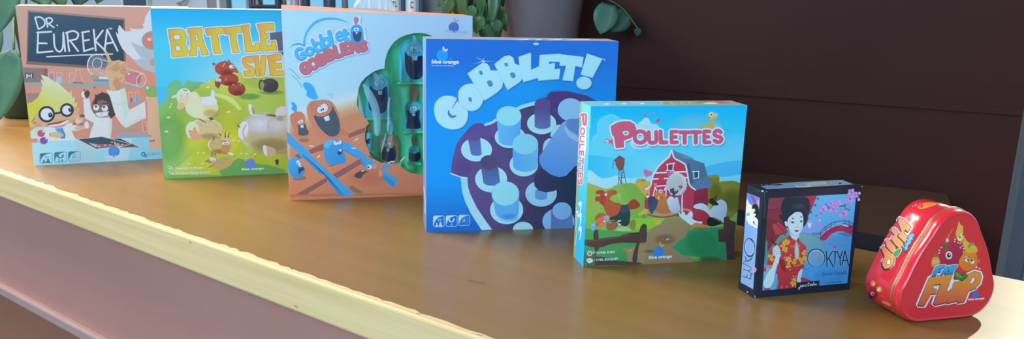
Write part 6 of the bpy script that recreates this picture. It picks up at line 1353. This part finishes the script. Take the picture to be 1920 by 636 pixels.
# left side
a = B.left; a.field(lambda px: ink('1b2839'), 2)
sq = [(O1((160, 243))), (O1((345, 312))), O3((240, 468)), O3((65, 372))]
full = a.quad; a.quad = [a.to2(p) for p in (sq[3], sq[2], sq[1], sq[0])]
a.p(PX, sq, ('6f9ee0', '7fa8dc', 1400, 380, 1400, 530))
a.p(O1, "160,243 345,312 345,420 260,430 200,400 165,340", ('4a7ed0', '6a6cc0', 170, 260, 340, 330)); a.p(O1, "155,340 190,400 240,450 250,600 150,640", 'd9d8c4', True); a.p(O1, "215,285 250,300 290,370 300,410 260,390", '7a4a7c', True); a.p(O1, "300,370 345,340 345,450 320,490", 'a88ac0', True)
a.p(O1, "235,430 270,405 310,420 330,480 335,640 280,640 260,540 235,480", '16202c', True); a.e(O1, 258, 498, 20, 26, 'dfe4dc'); a.s(O1, "262,490 268,510 255,515", 5, '2a343c', True); a.e(O1, 255, 560, 34, 20, 'd6d4c2')
a.p(O2, "145,40 180,20 240,40 290,90 292,180 270,200 225,170 180,150 150,100", 'e0e6e4', True); a.p(O2, "225,110 245,105 250,150 235,145", '5a6a74', True); a.s(O2, "260,140 272,175", 6, '5a6a74'); a.p(O2, "140,10 180,-10 180,30 150,40", '8a84c0')
a.ring(O2, 180, 455, 66, 112, 12, '1a3458', -.06); a.ring(O2, 182, 452, 60, 106, 5, 'd4e6f4', -.06); a.s(O2, "130,370 160,340 200,345 240,400 248,470", [8, 18, 8], '1a3458', True); a.s(O2, "245,500 220,560 170,572 140,540", [8, 16, 8], '1a3458', True)
for dx, c_, k_ in ((5, 'cfe2f2', 9), (0, '162c4c', 10)):
    for q in ("105,88 225,50", "165,85 235,18", "150,70 130,10", "95,105 215,170", "100,100 92,112", "105,190 175,215 235,262", "175,215 218,185", "95,285 205,328 215,250", "150,305 160,270"):
        if q in ("100,100 92,112",): continue
        a.s(O3, [(x, y + dx) for x, y in P_(q)], k_, c_)
a.quad = full
for i in range(5): a.e(O3, 262 + 17 * math.cos(i * 1.257), 195 + 24 * math.sin(i * 1.257), 11, 14, 'c49ac0')
a.e(O3, 262, 195, 7, 8, '8a4a74'); a.e(O3, 160, 508, 10, 8, 'c4ccd4'); a.e(O3, 262, 575, 12, 9, 'dfe8f0'); a.s(O1, "290,208 400,232", 4, '5a6c80'); a.e(O1, 385, 216, 16, 12, 'eef4fa')
a.build('side_print', B.root, (INK_GLOSS, INK_GLOSS_SOFT))
a = B.top; a.field(lambda px: ink('1b2839'), 2)
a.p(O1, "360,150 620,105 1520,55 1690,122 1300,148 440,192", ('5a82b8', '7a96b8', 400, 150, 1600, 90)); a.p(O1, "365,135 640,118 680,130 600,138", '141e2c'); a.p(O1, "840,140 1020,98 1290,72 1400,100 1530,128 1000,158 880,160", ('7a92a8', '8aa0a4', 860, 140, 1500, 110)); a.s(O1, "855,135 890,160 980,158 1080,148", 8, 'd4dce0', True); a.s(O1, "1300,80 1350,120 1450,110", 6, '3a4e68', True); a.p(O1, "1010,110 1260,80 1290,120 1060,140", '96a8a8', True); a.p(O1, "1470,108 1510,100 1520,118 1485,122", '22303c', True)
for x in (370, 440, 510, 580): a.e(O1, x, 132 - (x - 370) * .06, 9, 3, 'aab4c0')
a.build('top_print', B.root, (INK_GLOSS, INK_GLOSS_SOFT))

# ====== red tin, a rounded triangle
tx, ty, tyaw, ta, tH, tr_, tD, te, tdl = 0.4707, 0.8511, 0.2788, 0.0308, 0.1235, 0.0315, 0.0569, 0.0125, 0.0033
r = Vector((math.cos(tyaw), math.sin(tyaw), 0)); k = Vector((-r.y, r.x, 0)); o0 = Vector((tx, ty, ZC)); up = Vector((0, 0, 1))
M_red = material('red_lacquered_tin', ink('c02432', (.60, .66, .72)), 0.20, 0.5, coat=0.6)
M_gold = material('brass_seam', (0.60, 0.46, 0.20), 0.28, 0.5, 0.9)
tin = empty('game_tin', o0 + k * (tD / 2), tyaw); tag(tin, 'red triangular game tin with rounded corners and cartoon fruit at the right end', 'tin')
TM = Matrix.Translation(o0 + k * (tD / 2)) @ Matrix.Rotation(tyaw, 4, 'Z'); TI = TM.inverted()
def tri(ins=0.0, n=14):
    cs = [(ta, tr_), (0, tH - tr_), (-ta, tr_)]; R_ = tr_ - ins; out = []
    sl = math.atan2(tH - 2 * tr_, ta)                # slope of the sides
    aa = [(-90, 90 - math.degrees(math.pi / 2 - (math.pi / 2 - sl)) ), None, None]
    nr = math.pi / 2 - sl                            # right side normal angle
    for k_, ((cx_, cz_), (t0, t1)) in enumerate(zip(cs, ((-math.pi / 2, nr), (nr, math.pi - nr), (math.pi - nr, 1.5 * math.pi)))):
        for i in range(n + 1):
            t = t0 + (t1 - t0) * i / n; out.append((cx_ + R_ * math.cos(t), cz_ + R_ * math.sin(t)))
        if k_ < 2:                                   # the two slopes swell a little
            x0, z0 = out[-1]; t = (nr, math.pi - nr)[k_]; nx_, nz_ = cs[k_ + 1]
            x1, z1 = nx_ + R_ * math.cos(t), nz_ + R_ * math.sin(t)
            for i in range(1, 16):
                f = i / 16; b_ = 0.0022 * math.sin(math.pi * f) ** 2
                out.append((x0 + (x1 - x0) * f + b_ * math.cos(t), z0 + (z1 - z0) * f + b_ * math.sin(t)))
    return out
def skin(bm, secs, cap0=True, cap1=True, mats=None):
    rings = [[bm.verts.new((x, y, z)) for x, z in tri(ins)] for ins, y in secs]; n = len(rings[0])
    for a_, b_ in zip(rings, rings[1:]):
        for i in range(n): bm.faces.new((a_[i], b_[i], b_[(i + 1) % n], a_[(i + 1) % n])).smooth = True
    if cap0: bm.faces.new(rings[0])
    if cap1: bm.faces.new(rings[-1][::-1])
    bmesh.ops.recalc_face_normals(bm, faces=bm.faces[:])
y0 = -tD / 2
bm = bmesh.new(); skin(bm, [(.0010, y0 + te + .0018), (.0004, y0 + te + .0022), (.0004, tD / 2 - .003), (.0012, tD / 2 - .001), (.003, tD / 2)]); body = link('tin_body', bm, M_red, tin)
bm = bmesh.new(); skin(bm, [(tdl + .0035, y0 + .0006), (tdl + .0012, y0 + .0005), (tdl + .0002, y0 + .0003), (tdl, y0), (tdl - .0012, y0 + .0004), (.0012, y0 + .0018), (.0003, y0 + .004), (0, y0 + .006), (0, y0 + te)]); lid = link('tin_lid', bm, M_red, tin)
bm = bmesh.new(); skin(bm, [(.0012, y0 + te + .0001), (-.0006, y0 + te + .0003), (-.0009, y0 + te + .0009), (-.0006, y0 + te + .0016), (.0012, y0 + te + .0017)], True, True); link('lid_seam', bm, M_gold, tin)
fpl = o0 + k * 0.0006
a = Art(fpl, r, up, [(-.2, -.05), (.2, -.05), (.2, .2), (-.2, .2)], TI)
T1, T2 = View(1610, 370, 5.781), View(1610, 470, 4.544)
# fruit
a.s(T1, "965,480 975,420 1025,335", [16, 12, 5], '9a8a50', True); a.e(T1, 960, 470, 16, 28, 'a8c4cc')
a.p(T1, "1085,260 1100,290 1130,320 1130,390 1150,440 1190,490 1250,520 1285,560 1270,600 1150,600 1130,500 1080,470 1055,420 1055,370 1075,310", ('c8aa4a', 'd8ac40', 1060, 320, 1200, 560), True); a.e(T1, 1225, 535, 44, 40, '7f9a48'); a.p(T1, "1195,560 1240,520 1285,560 1275,600 1200,600", 'cfae48', True); a.s(T1, "1190,540 1230,505 1265,530", 10, '5f8a3c', True)
a.e(T1, 1095, 450, 24, 26, 'dcd2b8'); a.e(T1, 1120, 412, 18, 18, 'dcd2b8'); a.e(T1, 1096, 434, 8, 9, '222222'); a.e(T1, 1128, 408, 8, 9, '222222'); a.s(T1, "1125,470 1140,462", 8, '5a4a2a')
a.p(T1, "870,600 890,540 950,490 1040,470 1110,500 1150,570 1160,680 1100,740 950,750 880,690", ('a8304f', '8e2440', 900, 500, 1120, 720), True); a.p(T1, "890,520 930,495 985,490 970,540 940,570 905,545", '6a5a34', True)
for x, y in ((1045, 458), (1075, 494), (1100, 500), (1120, 530), (1102, 548), (1135, 590), (1040, 480), (895, 545), (875, 575), (872, 606), (1135, 560)): a.e(T1, x, y, 8, 8, 'dfc4cc')
a.e(T2, 768, 40, 28, 34, 'cfd6dc'); a.e(T2, 768, 40, 17, 22, '1e2632'); a.e(T2, 772, 34, 6, 8, 'e8f0f4')
a.p(T2, "905,10 960,-10 1000,30 1012,90 990,150 920,175 865,140 855,90 880,40", ('d8862e', 'c86a2a', 880, 20, 960, 160), True); a.p(T2, "905,0 960,-25 1005,-5 995,12 930,20", 'c8a040', True); a.e(T2, 922, 72, 20, 24, 'e2d8d2'); a.e(T2, 968, 92, 18, 22, 'e2d8d2'); a.e(T2, 932, 78, 8, 10, '2a2a30'); a.e(T2, 962, 86, 8, 10, '2a2a30'); a.s(T2, "905,70 930,55 945,62", 10, 'a0602c', True); a.s(T2, "955,72 985,85", 9, 'a0602c')
a.p(T2, "625,70 650,50 680,60 690,110 660,145 622,130", 'd09048', True); a.p(T2, "640,50 655,10 672,40 660,55", '7a6a34', True); a.e(T2, 645, 98, 12, 12, 'dcc8b0'); a.e(T2, 668, 92, 12, 12, 'dcc8b0'); a.e(T2, 648, 98, 5, 5, '2a2a2a'); a.e(T2, 668, 92, 5, 5, '2a2a2a')
a.p(T2, "1010,80 1030,75 1030,110 1015,100", 'b06a50', True); a.e(T2, 1005, 140, 9, 7, 'd8c0bc'); a.e(T2, 1030, 155, 8, 6, 'd8c0bc'); a.e(T2, 1000, 150, 5, 5, 'e6dcd8')
# lettering
def flip(V_, sets, fill, dark, halo, hw):
    for dx, dy, c_, ex in ((0, 0, halo, hw), (-4, 7, dark, 2), (0, 0, dark, 3), (0, 0, fill, 0)):
        for q in sets:
            pts = [(x + dx, y + dy) for x, y in P_(q)]
            if ex: a.add([r_ for r_ in a.ribbons([V_(p) for p in pts + pts[:1]], 2 * ex / V_.k)] + [[V_(p) for p in pts]], a.colfn(V_, c_))
            else: a.p(V_, pts, c_)
F4 = ["600,235 640,212 735,210 720,250 700,285 640,292 632,325 665,328 655,370 615,372 560,470 510,470 505,455 560,330", "740,205 800,200 745,350 775,345 755,440 655,465 635,450 690,300", "815,270 885,258 880,290 835,430 755,450 750,430 790,310", "905,215 985,178 1035,190 1045,225 1030,280 985,325 935,345 900,435 845,445 835,425 870,300 890,250"]
flip(T2, F4, ('cf8c38', 'bc4a40', 700, 210, 690, 470), '2a2440', 'c9dcea', 16)
a.p(T2, "965,235 985,225 985,255 955,285 950,270", 'c9dcea', ol=('2a2440', 3)); a.p(T2, "768,300 800,240 812,250 785,330", 'c9dcea')
A4 = ["650,150 680,128 735,125 725,145 685,155 680,165 705,165 695,180 670,182 655,215 622,218", "715,175 745,132 765,132 755,200 735,205 738,190 720,192 712,208 695,210", "765,150 785,128 825,128 815,142 790,148 800,165 785,195 745,200 755,185 772,180 762,168", "800,125 840,122 830,140 820,142 800,195 782,195 795,145"]
flip(T2, A4, ('3aa4dc', '2a7ab8', 700, 125, 700, 215), '1c3a5c', 'b8d8ea', 9)
a.p(T2, "818,195 830,180 860,195 878,215 900,198 920,205 915,230 885,250 850,248 825,225", ('4a9a44', '2f7030', 840, 190, 870, 245), True, ol=('1c3a28', 4)); a.s(T2, "835,200 880,232", 4, '7ab86a')
a.logo(T2, 992, 375, 30, '3f68c0', 'b06a50', 933, 424, 1070, 412, 16, 'd8e0ea', None, .3, -1.1)
a.build('lid_print', tin, (INK_GLOSS, INK_GLOSS_SOFT))
# left slope of the body
bvb = BVHTree.FromPolygons([TM @ v.co for v in body.data.vertices], [tuple(p.vertices) for p in body.data.polygons])
so = Vector((-ta, 0, tr_)); sl = math.atan2(tH - 2 * tr_, ta); nv = Vector((-math.sin(sl), 0, math.cos(sl)))
so = so + nv * tr_; R3 = Matrix.Rotation(tyaw, 3, 'Z')
SO = TM @ so; SN = R3 @ nv; SY = R3 @ Vector((math.cos(sl), 0, math.sin(sl))); SX = SY.cross(SN).normalized()
a = Art(SO, SX, SY, None, TI, bvb, pad=1.5e-4); a.tol = 0.004
TC = View(1600, 360, 2.543)
SF = ["210,135 220,122 240,130 275,168 262,190 248,178 240,195 262,215 258,250 240,235 215,210 232,190 225,170", "178,185 190,172 205,178 215,200 208,215 235,240 240,255 220,270 200,250 182,225 185,215 200,205", "155,230 170,228 200,260 205,275 195,290 185,290 160,262", "133,268 145,258 190,300 196,320 192,345 175,362 152,368 140,352 138,330 150,315 148,300"]
flip(TC, SF, ('bc5058', 'd89a3a', 150, 200, 250, 250), '2c2440', 'd4dce6', 6)
a.p(TC, "165,325 178,325 175,345 160,345", 'd4dce6', ol=('2c2440', 2)); a.p(TC, "190,300 200,282 225,270 230,280 215,305 200,312", '3f8a50', True, ol=('c8dcd0', 2))
AF = ["262,212 285,198 292,210 268,228", "255,230 282,214 286,226 262,242", "248,248 275,232 276,244 254,262", "244,264 262,252 260,275 248,282"]
flip(TC, AF, '4a9cc4', '1c3a5c', 'a8cce0', 3)
a.e(TC, 95, 437, 12, 15, 'c87a3c'); a.e(TC, 92, 482, 24, 30, '8e2438'); a.e(TC, 124, 465, 13, 14, 'd09048'); a.e(TC, 91, 486, 7, 9, 'd8ccc4'); a.e(TC, 92, 487, 4, 5, '2a2028'); a.e(TC, 97, 440, 4, 5, 'e0d0b0'); a.e(TC, 122, 466, 6, 7, 'e2d2b0'); a.p(TC, "135,470 148,465 142,480", '5a6a3a')
a.p(TC, "135,525 150,520 175,535 180,545 160,540", 'c88a44', True)
a.p(TC, "305,70 330,55 370,50 400,58 380,68 340,80 318,82", 'c87a3c', True); a.e(TC, 320, 64, 14, 9, 'b8405a'); a.e(TC, 327, 72, 3, 3, '2a2020')
for x, y in ((283, 70), (295, 66), (300, 60)): a.e(TC, x, y, 2.5, 2.5, 'e0b8b8')
a.build('body_print', tin)
